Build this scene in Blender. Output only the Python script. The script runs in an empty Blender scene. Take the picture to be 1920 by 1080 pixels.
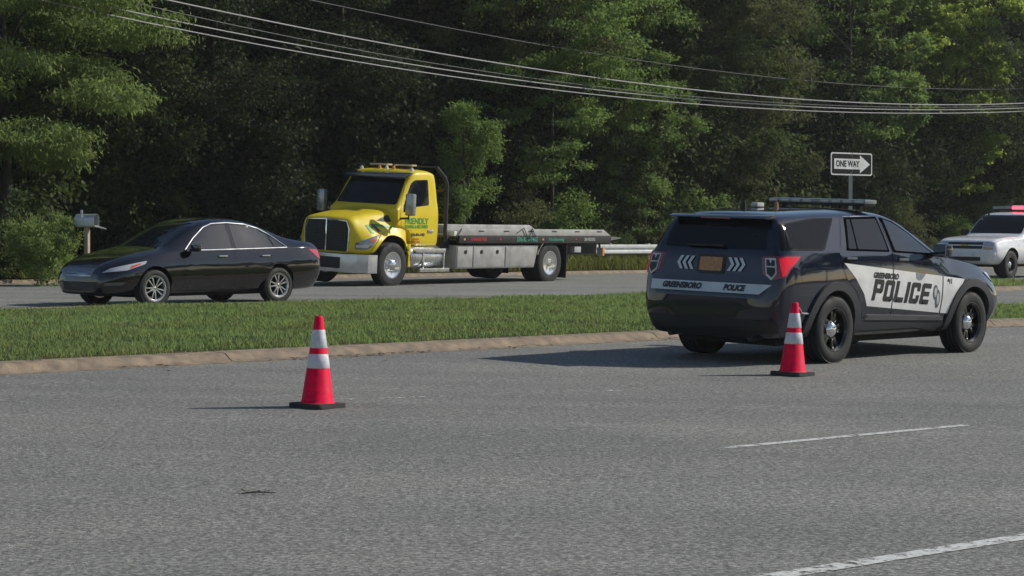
import bpy, bmesh, math, random
import numpy as np
from mathutils import Vector, Matrix
from mathutils.bvhtree import BVHTree

# ------------------------------------------------------------------ camera, sky, sun, exposure
scene = bpy.context.scene
col = scene.collection
R = math.radians
F_PX = 4000.0
CAM_Z = 1.36
cam_data = bpy.data.cameras.new('camera')
cam_data.sensor_width = 36.0
cam_data.lens = 36.0 * F_PX / 1920.0
cam_data.clip_start = 0.5
cam_data.clip_end = 2000.0
cam = bpy.data.objects.new('camera', cam_data)
cam.location = (0, 0, CAM_Z)
cam.rotation_euler = (R(90) - math.atan(90 / F_PX), 0, 0)
col.objects.link(cam)
scene.camera = cam

SUN_AZ = R(17)          # from the right of the view and a little behind the scene
SUN_EL = R(35)
world = bpy.data.worlds.new('World'); scene.world = world; world.use_nodes = True
wn = world.node_tree.nodes; wl = world.node_tree.links
sky = wn.new('ShaderNodeTexSky'); sky.sky_type = 'NISHITA'; sky.sun_disc = False
sky.sun_elevation = SUN_EL
sky.sun_rotation = R(90) - SUN_AZ      # measured clockwise from +Y
sky.air_density = 1.0; sky.dust_density = .5; sky.ozone_density = 1.0
wn['Background'].inputs['Strength'].default_value = 0.075
wl.new(sky.outputs[0], wn['Background'].inputs['Color'])
sun_data = bpy.data.lights.new('sun', 'SUN'); sun_data.energy = 3.3; sun_data.angle = R(0.5)
sun_data.color = (1.0, 0.95, 0.86)
sun = bpy.data.objects.new('sun', sun_data); col.objects.link(sun)
sd = Vector((math.cos(SUN_AZ) * math.cos(SUN_EL), math.sin(SUN_AZ) * math.cos(SUN_EL), math.sin(SUN_EL)))
sun.rotation_euler = sd.to_track_quat('Z', 'Y').to_euler()
sun.location = (40, 20, 40)
vs = scene.view_settings
vs.view_transform = 'Standard'; vs.look = 'None'; vs.gamma = 1.0; vs.exposure = 0.30
vs.use_curve_mapping = False

# ------------------------------------------------------------------ road frame: t along the road, p across it
RA = R(46)
UX, UY = math.cos(RA), math.sin(RA)
NX, NY = -math.sin(RA), math.cos(RA)
ZP = [-400, 9, 17.6, 31, 43, 143, 400]
ZZ = [-.168, -.168, .073, .23, .33, 2.4, 5.0]
def zr(p): return float(np.interp(p, ZP, ZZ))
def W(t, p, z=0.0): return Vector((t * UX + p * NX, t * UY + p * NY, zr(p) + z))
def tp(x, y): return (x * UX + y * UY, x * NX + y * NY)
def gz(x, y): return zr(tp(x, y)[1])

# ------------------------------------------------------------------ materials
_m = {}
def M(name, c, rough=.5, metal=0.0, coat=0.0, spec=.5, var=None, bump=None, emis=None, trans=None):
    if name in _m: return _m[name]
    m = bpy.data.materials.new(name); m.use_nodes = True
    nt = m.node_tree; b = nt.nodes['Principled BSDF']
    b.inputs['Base Color'].default_value = (*c, 1)
    b.inputs['Roughness'].default_value = rough
    b.inputs['Metallic'].default_value = metal
    b.inputs['Coat Weight'].default_value = coat
    b.inputs['Coat Roughness'].default_value = .04
    b.inputs['Specular IOR Level'].default_value = spec
    if emis:
        b.inputs['Emission Color'].default_value = (*emis[0], 1)
        b.inputs['Emission Strength'].default_value = emis[1]
    tc = nt.nodes.new('ShaderNodeTexCoord')
    if var is None: var = (6.0, .12)
    n = nt.nodes.new('ShaderNodeTexNoise'); n.inputs['Scale'].default_value = var[0]
    n.inputs['Detail'].default_value = 5
    nt.links.new(tc.outputs['Object'], n.inputs['Vector'])
    mr = nt.nodes.new('ShaderNodeMapRange')
    mr.inputs[1].default_value = .25; mr.inputs[2].default_value = .75
    mr.inputs[3].default_value = 1 - var[1]; mr.inputs[4].default_value = 1 + var[1]
    nt.links.new(n.outputs['Fac'], mr.inputs[0])
    mx = nt.nodes.new('ShaderNodeVectorMath'); mx.operation = 'SCALE'
    mx.inputs[0].default_value = c
    nt.links.new(mr.outputs[0], mx.inputs['Scale'])
    nt.links.new(mx.outputs[0], b.inputs['Base Color'])
    r2 = nt.nodes.new('ShaderNodeMapRange')
    r2.inputs[1].default_value = .25; r2.inputs[2].default_value = .75
    r2.inputs[3].default_value = max(0, rough * .8); r2.inputs[4].default_value = min(1, rough * 1.25)
    nt.links.new(n.outputs['Fac'], r2.inputs[0]); nt.links.new(r2.outputs[0], b.inputs['Roughness'])
    if bump:
        n2 = nt.nodes.new('ShaderNodeTexNoise'); n2.inputs['Scale'].default_value = bump[0]; n2.inputs['Detail'].default_value = 4
        nt.links.new(tc.outputs['Object'], n2.inputs['Vector'])
        bp = nt.nodes.new('ShaderNodeBump'); bp.inputs['Strength'].default_value = bump[1]; bp.inputs['Distance'].default_value = .01
        nt.links.new(n2.outputs['Fac'], bp.inputs['Height']); nt.links.new(bp.outputs[0], b.inputs['Normal'])
    _m[name] = m
    return m

def leaf_mat(name, c1, c2, tr, tw=.35):
    m = bpy.data.materials.new(name); m.use_nodes = True
    nt = m.node_tree; N = nt.nodes; L = nt.links
    b = N['Principled BSDF']; b.inputs['Roughness'].default_value = .65; b.inputs['Specular IOR Level'].default_value = .12
    g = N.new('ShaderNodeNewGeometry')
    mix = N.new('ShaderNodeMix'); mix.data_type = 'RGBA'
    mix.inputs[6].default_value = (*c1, 1); mix.inputs[7].default_value = (*c2, 1)
    L.new(g.outputs['Random Per Island'], mix.inputs[0])
    tcn = N.new('ShaderNodeTexCoord'); nz = N.new('ShaderNodeTexNoise'); nz.inputs['Scale'].default_value = .7
    L.new(tcn.outputs['Object'], nz.inputs['Vector'])
    mr = N.new('ShaderNodeMapRange'); mr.inputs[1].default_value = .3; mr.inputs[2].default_value = .7
    mr.inputs[3].default_value = .72; mr.inputs[4].default_value = 1.25
    L.new(nz.outputs['Fac'], mr.inputs[0])
    sc = N.new('ShaderNodeVectorMath'); sc.operation = 'SCALE'
    L.new(mix.outputs[2], sc.inputs[0]); L.new(mr.outputs[0], sc.inputs['Scale'])
    L.new(sc.outputs[0], b.inputs['Base Color'])
    t = N.new('ShaderNodeBsdfTranslucent'); t.inputs['Color'].default_value = (*tr, 1)
    ms = N.new('ShaderNodeMixShader'); ms.inputs[0].default_value = tw
    L.new(b.outputs[0], ms.inputs[1]); L.new(t.outputs[0], ms.inputs[2])
    L.new(ms.outputs[0], N['Material Output'].inputs['Surface'])
    return m

# ------------------------------------------------------------------ mesh helpers
def tag(o, label=None, cat=None, group=None, kind=None):
    if label: o['label'] = label
    if cat: o['category'] = cat
    if group: o['group'] = group
    if kind: o['kind'] = kind
    return o
def link(name, me, parent=None):
    o = bpy.data.objects.new(name, me); col.objects.link(o)
    if parent: o.parent = parent
    return o
def thing(name, label, cat, loc=(0, 0, 0), rot=(0, 0, 0), group=None):
    o = bpy.data.objects.new(name, None); col.objects.link(o)
    o.empty_display_size = .3
    o.location = loc; o.rotation_euler = rot
    return tag(o, label, cat, group)

class MB:
    """collects shapes for ONE mesh object"""
    def __init__(s): s.bm = bmesh.new()
    def box(s, c, d, bev=0.0, rot=None):
        r = bmesh.ops.create_cube(s.bm, size=1.0)
        vs_ = r['verts']
        bmesh.ops.scale(s.bm, vec=d, verts=vs_)
        if bev:
            es = list({e for v in vs_ for e in v.link_edges})
            q = bmesh.ops.bevel(s.bm, geom=es, offset=bev, segments=2, affect='EDGES', profile=.6)
            vs_ = list({v for f in q['faces'] for v in f.verts} | {v for v in vs_ if v.is_valid})
        if rot: bmesh.ops.rotate(s.bm, cent=(0, 0, 0), matrix=rot, verts=vs_)
        bmesh.ops.translate(s.bm, vec=c, verts=vs_)
        return s
    def tube(s, path, r, seg=8, cap=True):
        path = [Vector(p) for p in path]
        rs = r if isinstance(r, (list, tuple)) else [r] * len(path)
        rings = []
        for i, p in enumerate(path):
            d = (path[min(i + 1, len(path) - 1)] - path[max(i - 1, 0)]).normalized()
            a = d.orthogonal().normalized() if i == 0 else (prev - d * prev.dot(d)).normalized()
            prev = a; b = d.cross(a)
            rings.append([s.bm.verts.new(p + rs[i] * (a * math.cos(k * 2 * math.pi / seg) + b * math.sin(k * 2 * math.pi / seg))) for k in range(seg)])
        for i in range(len(rings) - 1):
            for k in range(seg):
                s.bm.faces.new((rings[i][k], rings[i][(k + 1) % seg], rings[i + 1][(k + 1) % seg], rings[i + 1][k]))
        if cap:
            s.bm.faces.new(rings[0][::-1]); s.bm.faces.new(rings[-1])
        return s
    def lathe(s, prof, c=(0, 0, 0), axis='y', seg=32, closed=False, sy=1.0):
        c = Vector(c); rings = []
        for r, a in prof:
            ring = []
            for k in range(seg):
                th = 2 * math.pi * k / seg
                if axis == 'y': v = Vector((r * math.cos(th), a, r * math.sin(th)))
                elif axis == 'z': v = Vector((r * math.cos(th), r * math.sin(th), a))
                else: v = Vector((a, r * math.cos(th), r * math.sin(th)))
                ring.append(s.bm.verts.new(c + v))
            rings.append(ring)
        n = len(rings)
        for i in range(n if closed else n - 1):
            A, B_ = rings[i], rings[(i + 1) % n]
            for k in range(seg):
                s.bm.faces.new((A[k], A[(k + 1) % seg], B_[(k + 1) % seg], B_[k]))
        if not closed:
            for ring in (rings[0], rings[-1]):
                try: s.bm.faces.new(ring)
                except Exception: pass
        return s
    def prism(s, poly, a0, a1, plane='xz', bev=0.0):
        def P(u, v, a):
            return {'xz': (u, a, v), 'yz': (a, u, v), 'xy': (u, v, a)}[plane]
        A = [s.bm.verts.new(P(u, v, a0)) for u, v in poly]
        B_ = [s.bm.verts.new(P(u, v, a1)) for u, v in poly]
        n = len(poly)
        fs = [s.bm.faces.new(A), s.bm.faces.new(B_[::-1])]
        for i in range(n): fs.append(s.bm.faces.new((A[i], B_[i], B_[(i + 1) % n], A[(i + 1) % n])))
        if bev:
            es = list({e for f in fs for e in f.edges})
            bmesh.ops.bevel(s.bm, geom=es, offset=bev, segments=2, affect='EDGES', profile=.6)
        return s
    def obj(s, name, mat, parent=None, smooth=40, loc=None, rot=None):
        bmesh.ops.recalc_face_normals(s.bm, faces=s.bm.faces[:])
        me = bpy.data.meshes.new(name); s.bm.to_mesh(me); s.bm.free()
        me.materials.append(mat)
        if smooth:
            me.shade_smooth(); me.set_sharp_from_angle(angle=R(smooth))
        o = link(name, me, parent)
        if loc: o.location = loc
        if rot: o.rotation_euler = rot
        return o

def pydata(name, v, f, mat, parent=None, smooth=None):
    me = bpy.data.meshes.new(name); me.from_pydata(v, [], f); me.update()
    me.materials.append(mat)
    if smooth: me.shade_smooth(); me.set_sharp_from_angle(angle=R(smooth))
    return link(name, me, parent)

def fast_mesh(name, v, nper, mat):
    """v: (N*nper,3) array of separate polygons with nper corners"""
    v = np.asarray(v, np.float32); n = len(v) // nper
    me = bpy.data.meshes.new(name)
    me.vertices.add(len(v)); me.vertices.foreach_set('co', v.ravel())
    me.loops.add(len(v)); me.loops.foreach_set('vertex_index', np.arange(len(v), dtype=np.int32))
    me.polygons.add(n)
    me.polygons.foreach_set('loop_start', np.arange(0, len(v), nper, dtype=np.int32))
    me.polygons.foreach_set('loop_total', np.full(n, nper, np.int32))
    me.materials.append(mat); me.update(calc_edges=True)
    return me

def pchip(x, y, xi):
    x = np.asarray(x, float); y = np.asarray(y, float)
    h = np.diff(x); d = np.diff(y) / h; m = np.zeros_like(y)
    for i in range(1, len(x) - 1):
        if d[i - 1] * d[i] > 0:
            w1 = 2 * h[i] + h[i - 1]; w2 = h[i] + 2 * h[i - 1]
            m[i] = (w1 + w2) / (w1 / d[i - 1] + w2 / d[i])
    m[0] = d[0]; m[-1] = d[-1]
    xi = np.asarray(xi, float); k = np.clip(np.searchsorted(x, xi) - 1, 0, len(x) - 2)
    t = (xi - x[k]) / h[k]
    return ((2 * t**3 - 3 * t**2 + 1) * y[k] + (t**3 - 2 * t**2 + t) * h[k] * m[k]
            + (-2 * t**3 + 3 * t**2) * y[k + 1] + (t**3 - t**2) * h[k] * m[k + 1])

def chaikin(P, it=2):
    P = np.asarray(P, float)
    for _ in range(it):
        Q = [P[0]]
        for i in range(len(P) - 1):
            if i > 0: Q.append(.75 * P[i] + .25 * P[i + 1])
            if i < len(P) - 2: Q.append(.25 * P[i] + .75 * P[i + 1])
        Q.append(P[-1]); P = np.array(Q)
    return P

def round_poly(poly, it=2, k=.25):
    P = [Vector((a, b)) for a, b in poly]
    for _ in range(it):
        Q = []
        for i in range(len(P)):
            a, b = P[i], P[(i + 1) % len(P)]
            Q += [a.lerp(b, k), a.lerp(b, 1 - k)]
        P = Q
    return [(p.x, p.y) for p in P]
def round_corners(poly, r=.04, seg=4):
    out = []; n = len(poly)
    for i in range(n):
        a, b, c = (Vector(poly[(i + j) % n]) for j in (-1, 0, 1))
        d1 = (a - b); d2 = (c - b); q = min(r, d1.length * .45, d2.length * .45)
        s_, e_ = b + d1.normalized() * q, b + d2.normalized() * q
        for k in range(seg + 1):
            w = k / seg
            p = s_ * (1 - w)**2 + b * (2 * w * (1 - w)) + e_ * w**2
            out.append((p.x, p.y))
    return out

def loft(name, stations, xs, mat):
    """stations: (x, [(y,z)...]) half sections from bottom centre to top centre"""
    sx = [s[0] for s in stations]; C = np.array([s[1] for s in stations], float)
    k = C.shape[1]
    D = np.stack([np.stack([pchip(sx, C[:, j, a], xs) for a in (0, 1)], 1) for j in range(k)], 1)
    v = []; rings = []
    for i, x in enumerate(xs):
        h = chaikin(D[i], 2); m = len(h)
        ring = []
        for y, z in h: ring.append(len(v)); v.append((x, -max(y, 0), z))
        for y, z in h[-2:0:-1]: ring.append(len(v)); v.append((x, max(y, 0), z))
        rings.append(ring)
    f = []
    for i in range(len(rings) - 1):
        n = len(rings[i])
        for j in range(n): f.append((rings[i][j], rings[i][(j + 1) % n], rings[i + 1][(j + 1) % n], rings[i + 1][j]))
    f.append(tuple(rings[0][::-1])); f.append(tuple(rings[-1]))
    o = pydata(name, v, f, mat, smooth=38)
    bm = bmesh.new(); bm.from_mesh(o.data); bmesh.ops.recalc_face_normals(bm, faces=bm.faces[:]); bm.to_mesh(o.data)
    o.data.shade_smooth(); o.data.set_sharp_from_angle(angle=R(38))
    bvh = BVHTree.FromBMesh(bm); bm.free()
    return o, bvh

def car_ctrl(zb, zt, wb, ws, zs, wsb, wr, zr_):
    return [(0, zb), (wb * .9, zb), (wb, zb + .06), (ws, zb + .38 * (zs - zb)), (ws, zb + .74 * (zs - zb)), (wsb, zs - .012), (wsb - .008, zs + .012),
            (wr + (wsb - wr) * .14, zr_ - .14 * (zr_ - zs)), (wr * .95, zr_ + (zt - zr_) * .35), (wr * .6, zt - .006), (0, zt)]

def cut(body, cutters, wells=()):
    mat0 = body.data.materials[0]
    for c in cutters:
        md = body.modifiers.new('cut', 'BOOLEAN'); md.object = c; md.operation = 'DIFFERENCE'; md.solver = 'EXACT'
        try: md.material_mode = 'TRANSFER'
        except Exception: pass
    bpy.context.view_layer.update()
    dg = bpy.context.evaluated_depsgraph_get()
    me = bpy.data.meshes.new_from_object(body.evaluated_get(dg))
    body.modifiers.clear(); body.data = me
    for c in cutters: bpy.data.objects.remove(c)
    if wells:
        me.materials.clear(); me.materials.append(mat0); me.materials.append(WELL)
        for pl in me.polygons:
            c = pl.center
            pl.material_index = 1 if any(abs(c.y) > ymin and math.hypot(c.x - wx, c.z - wz) < wr * 1.002 for wx, wz, wr, ymin in wells) else 0
    me.shade_smooth(); me.set_sharp_from_angle(angle=R(38))

def cyl_cutter(x, y0, y1, z, r, mat):
    b = MB(); b.lathe([(r, y0), (r, y1)], (x, 0, z), 'y', 40)
    return b.obj('cutter', mat)

SIDE_R = (Vector((0, 1, 0)), Vector((1, 0, 0)))
SIDE_L = (Vector((0, -1, 0)), Vector((1, 0, 0)))
REAR = (Vector((1, 0, 0)), Vector((0, 1, 0)))
FRONT = (Vector((-1, 0, 0)), Vector((0, 1, 0)))
def side(s): return SIDE_R if s < 0 else SIDE_L

def flat(polys):
    bm = bmesh.new()
    if polys and not isinstance(polys[0][0], (tuple, list)): polys = [polys]
    for poly in polys:
        bm.faces.new([bm.verts.new((a, b, 0)) for a, b in poly])
    bmesh.ops.remove_doubles(bm, verts=bm.verts[:], dist=1e-6)
    bmesh.ops.triangulate(bm, faces=bm.faces[:])
    return bm
def arc_band(cx, cz, ri, ro, a0, a1, n=28, zmin=-9.0, roz=None):
    roz = roz or ro; A = np.linspace(a0, a1, n)
    o = [(float(cx + ro * math.cos(a)), float(max(zmin, cz + roz * math.sin(a)))) for a in A]
    i = [(float(cx + ri * math.cos(a)), float(max(zmin, cz + ri * math.sin(a)))) for a in A]
    return [[o[k], o[k + 1], i[k + 1], i[k]] for k in range(n - 1)]

def panel(name, bvh, polys, fr, off, mat, parent, cell=.09, skirt=.01, smooth=30):
    bm = polys if isinstance(polys, bmesh.types.BMesh) else flat(polys)
    d, h = fr
    xs = [v.co.x for v in bm.verts]; ys = [v.co.y for v in bm.verts]
    for ax, lo, hi in ((0, min(xs), max(xs)), (1, min(ys), max(ys))):
        k = int((hi - lo) / cell)
        for i in range(1, k + 1):
            q = lo + (hi - lo) * i / (k + 1)
            co = (q, 0, 0) if ax == 0 else (0, q, 0); no = (1, 0, 0) if ax == 0 else (0, 1, 0)
            bmesh.ops.bisect_plane(bm, geom=bm.verts[:] + bm.edges[:] + bm.faces[:], dist=1e-6, plane_co=co, plane_no=no)
    miss = []; depth = []
    for v in bm.verts:
        o = h * v.co.x + Vector((0, 0, v.co.y)) - d * 12
        hit = bvh.ray_cast(o, d)
        if hit[0] is None: miss.append((v, o)); continue
        depth.append((hit[0] - o).dot(d)); v.co = hit[0] - d * off
    for v, o in miss: v.co = o + d * ((sum(depth) / len(depth) if depth else 12) - off)
    if skirt:
        be = [e for e in bm.edges if e.is_boundary]
        ex = bmesh.ops.extrude_edge_only(bm, edges=be)
        bmesh.ops.translate(bm, vec=d * skirt, verts=[g for g in ex['geom'] if isinstance(g, bmesh.types.BMVert)])
    bmesh.ops.recalc_face_normals(bm, faces=bm.faces[:])
    me = bpy.data.meshes.new(name); bm.to_mesh(me); bm.free(); me.materials.append(mat)
    if smooth: me.shade_smooth(); me.set_sharp_from_angle(angle=R(smooth))
    # face outwards
    o_ = link(name, me, parent)
    return o_

def text_bm(s, size, shear=0.0, bold=0.0, cx=0, cy=0, flip=False, sx=1.0, rot=0.0):
    cu = bpy.data.curves.new('txt', 'FONT'); cu.body = s; cu.size = size; cu.shear = shear; cu.offset = bold
    cu.align_x = 'CENTER'; cu.align_y = 'CENTER'; cu.resolution_u = 3; cu.fill_mode = 'BOTH'
    ob = bpy.data.objects.new('txt', cu); col.objects.link(ob)
    bpy.context.view_layer.update()
    dg = bpy.context.evaluated_depsgraph_get()
    me = bpy.data.meshes.new_from_object(ob.evaluated_get(dg))
    bpy.data.objects.remove(ob)
    bm = bmesh.new(); bm.from_mesh(me); bpy.data.meshes.remove(me)
    bmesh.ops.remove_doubles(bm, verts=bm.verts[:], dist=1e-6)
    c, s_ = math.cos(rot), math.sin(rot)
    for v in bm.verts:
        x, y = v.co.x * sx, v.co.y
        x, y = x * c - y * s_, x * s_ + y * c
        if flip: x = -x
        v.co = (x + cx, y + cy, 0)
    return bm

def block_letters(word, h, x0, zc, flip=False, slant=.30, wr=.62, st=.235, gap=.13, slope=0.0):
    """heavy squared letters with clipped corners, built from strips that do not overlap"""
    polys = []; x = 0.0
    for ch in word:
        w = wr * h; s = st * h; c = .10 * h; P = []
        ring = [((0, 0), (w, 0), (w, h), (0, h))]
        if ch == 'I':
            P = [[(0, 0), (s * 1.05, 0), (s * 1.05, h), (0, h)]]; w = s * 1.05
        elif ch == 'L':
            P = [[(0, c), (c, 0), (s, 0), (s, h), (0, h)], [(s, 0), (w, 0), (w, s * .9), (s, s * .9)]]
        elif ch == 'E':
            P = [[(0, c), (c, 0), (s, 0), (s, h), (c, h), (0, h - c)], [(s, 0), (w, 0), (w, s * .85), (s, s * .85)], [(s, h - s * .85), (w, h - s * .85), (w, h), (s, h)], [(s, h * .5 - s * .4), (w * .9, h * .5 - s * .4), (w * .9, h * .5 + s * .4), (s, h * .5 + s * .4)]]
        elif ch == 'C':
            P = [[(0, c), (c, 0), (s, 0), (s, h), (c, h), (0, h - c)], [(s, 0), (w - c, 0), (w, c), (w, s * 1.5), (w - s, s * 1.5), (w - s, s * .85), (s, s * .85)], [(s, h - s * .85), (w - s, h - s * .85), (w - s, h - s * 1.5), (w, h - s * 1.5), (w, h - c), (w - c, h), (s, h)]]
        elif ch == 'O':
            P = [[(0, c), (c, 0), (s, 0), (s, h), (c, h), (0, h - c)], [(w - s, 0), (w - c, 0), (w, c), (w, h - c), (w - c, h), (w - s, h)], [(s, 0), (w - s, 0), (w - s, s * .85), (s, s * .85)], [(s, h - s * .85), (w - s, h - s * .85), (w - s, h), (s, h)]]
        elif ch == 'P':
            m = h * .36
            P = [[(0, 0), (s, 0), (s, h), (0, h)], [(w - s, m), (w - c, m), (w, m + c), (w, h - c), (w - c, h), (w - s, h)], [(s, m), (w - s, m), (w - s, m + s * .8), (s, m + s * .8)], [(s, h - s * .85), (w - s, h - s * .85), (w - s, h), (s, h)]]
        for q in P: polys.append([(x + a + slant * b, b - h / 2) for a, b in q])
        x += w + gap * h
    tot = x - gap * h
    return [[((x0 + (a - tot / 2) * (-1 if flip else 1)), zc + b + slope * (a - tot / 2) * (-1 if flip else 1)) for a, b in q] for q in polys]

# ------------------------------------------------------------------ wheels
RUBBER = M('tyre rubber', (.018, .018, .019), .75, bump=(60, .25))
BLACKP = M('black plastic', (.012, .012, .013), .55)
CHROME = M('chrome', (.75, .76, .78), .08, 1.0)
ALU = M('brushed aluminium', (.62, .63, .64), .28, 1.0)
GLASS = M('dark tinted glass', (.006, .008, .011), .03, 0, 0.0, .28)
WELL = M('wheel well liner', (.008, .008, .008), .9)
_wc = {}
def wheel(parent, loc, Rt, wd, rr, style, s, spin=0.0):
    key = (Rt, wd, rr, style)
    if key not in _wc:
        h = wd / 2
        b = MB()
        prof = [(rr - .01, -h * .8), (rr + .012, -h * .97), (rr + .03, -h * .99), ((rr + Rt) / 2, -h * 1.05), (Rt - .035, -h * .98), (Rt - .012, -h * .86)]
        for k in range(5):
            q = -h * .8 + k * (h * 1.6 / 4)
            prof += [(Rt, q - .016), (Rt, q + .016)]
            if k < 4: prof += [(Rt - .012, q + .020), (Rt - .012, q + h * .4 - .020)]
        prof += [(Rt - .012, h * .86), (Rt - .035, h * .98), ((rr + Rt) / 2, h * 1.05), (rr + .03, h * .99), (rr + .012, h * .97), (rr - .01, h * .8)]
        b.lathe(prof, seg=44, closed=True)
        tyre = b.obj('tyre', RUBBER)
        b = MB()
        # outer face is at y=+h
        if style == 'steel':
            mat = M('black painted steel wheel', (.02, .021, .024), .22, .5, .6)
            b.lathe([(rr, h * .9), (rr + .014, h * .96), (rr - .004, h * .96), (rr - .03, h * .75), (rr - .035, -h * .8), (rr, -h * .8)], seg=44, closed=True)
            b.lathe([(.001, h * .30), (.09, h * .46), (.115, h * .40), (.12, h * .1), (.001, h * .1)], seg=30)
            for k in range(5):
                a = k * 2 * math.pi / 5 + .3
                for da in (-.2, .2):
                    m = Matrix.Rotation(a + da, 3, 'Y')
                    b.box(m @ Vector((.5 * (rr + .07), h * .38, 0)), (rr - .10, .03, .05), .008, rot=Matrix.Rotation(a + da, 3, 'Y'))
            hub = MB(); hub.lathe([(.001, h * .84), (.05, h * .80), (.085, h * .66), (.098, h * .46), (.001, h * .40)], seg=24)
            for k in range(5):
                a = k * 2 * math.pi / 5
                hub.lathe([(.001, h * .64), (.011, h * .62), (.012, h * .35), (.001, h * .35)], (.112 * math.cos(a), 0, .112 * math.sin(a)), seg=8)
        elif style == 'alloy':
            mat = M('silver alloy wheel', (.55, .55, .57), .25, .9)
            b.lathe([(rr, h * .9), (rr + .01, h * .96), (rr - .008, h * .95), (rr - .025, h * .8), (rr - .03, -h * .8), (rr, -h * .8)], seg=44, closed=True)
            b.lathe([(.001, h * .72), (.05, h * .74), (.065, h * .6), (.07, h * .3), (.001, h * .3)], seg=24)
            for k in range(10):
                a = k * 2 * math.pi / 10
                da = .08 if k % 2 else -.08
                m = Matrix.Rotation(a + da, 3, 'Y')
                b.box(m @ Vector((.5 * (rr + .04), h * .66, 0)), (rr - .06, .03, .024), .006, rot=m)
            hub = MB(); hub.lathe([(.001, h * .80), (.025, h * .79), (.03, h * .72), (.001, h * .70)], seg=20)
        else:
            mat = M('polished truck wheel', (.72, .73, .75), .16, 1.0)
            if style == 'truck_front':
                prof = [(rr, h * .9), (rr + .015, h * .97), (rr - .006, h * .97), (rr - .03, h * .75), (rr - .055, h * .55), (rr - .12, h * .78), (.12, h * .86), (.115, h * 1.05), (.08, h * 1.25), (.001, h * 1.28)]
                hy = h * .80; hr = rr - .085
            else:
                prof = [(rr, h * .9), (rr + .015, h * .97), (rr - .006, h * .97), (rr - .03, h * .7), (rr - .05, -h * .3), (rr - .09, -h * .6), (.15, -h * .55), (.12, h * .35), (.10, h * .95), (.001, h * 1.05)]
                hy = -h * .52; hr = rr - .085
            b.lathe(prof + [(.001, -h * .8), (rr, -h * .8)], seg=44)
            for k in range(10):
                a = (k + .5) * 2 * math.pi / 10
                b.lathe([(.001, hy + .05), (.013, hy + .045), (.014, hy - .02), (.001, hy - .02)], ((.16) * math.cos(a), 0, .16 * math.sin(a)), seg=8)
            hub = MB()
            for k in range(10):
                a = k * 2 * math.pi / 10
                hub.lathe([(.001, hy + .012), (.026, hy + .011), (.027, hy - .03), (.001, hy - .03)], (hr * math.cos(a), 0, hr * math.sin(a)), seg=12)
        if style == 'truck_rear': hub.lathe([(.15, hy + .016), (rr - .055, hy + .016), (rr - .055, hy + .004), (.15, hy + .004)], seg=36, closed=True)
        w = b.obj('wheel', mat)
        hc = hub.obj('hub_cap' if 'truck' not in style else 'hand_holes', CHROME if 'truck' not in style else WELL)
        _wc[key] = (w.data, tyre.data, hc.data, hc.name.split('.')[0])
        for o in (w, tyre, hc): bpy.data.objects.remove(o)
    a, t, c, hn = _wc[key]
    w = link('wheel', a, parent); w.location = loc
    w.rotation_euler = (0, spin, 0 if s > 0 else math.pi)
    link('tyre', t, w); hh = link(hn, c, w)
    if hn == 'hand_holes': hh['kind'] = 'stuff'
    return w

# ------------------------------------------------------------------ ground, roads, kerbs, islands
def noise_chain(nt, scale, detail=4, rough=.6, vec=None, coord='Object'):
    n = nt.nodes.new('ShaderNodeTexNoise'); n.inputs['Scale'].default_value = scale
    n.inputs['Detail'].default_value = detail; n.inputs['Roughness'].default_value = rough
    if vec is None:
        tc = nt.nodes.new('ShaderNodeTexCoord'); vec = tc.outputs[coord]
    nt.links.new(vec, n.inputs['Vector'])
    return n
def ramp(nt, fac, stops):
    r = nt.nodes.new('ShaderNodeValToRGB')
    e = r.color_ramp.elements
    while len(e) < len(stops): e.new(.5)
    for k, (p, c) in enumerate(stops):
        e[k].position = p; e[k].color = (*c, 1) if len(c) == 3 else c
    nt.links.new(fac, r.inputs[0])
    return r
def mixc(nt, a, b, fac, mode='MIX'):
    m = nt.nodes.new('ShaderNodeMix'); m.data_type = 'RGBA'; m.blend_type = mode
    for k, s in ((6, a), (7, b)):
        if isinstance(s, tuple): m.inputs[k].default_value = (*s, 1)
        else: nt.links.new(s, m.inputs[k])
    if isinstance(fac, (int, float)): m.inputs[0].default_value = fac
    else: nt.links.new(fac, m.inputs[0])
    return m.outputs[2]

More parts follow.
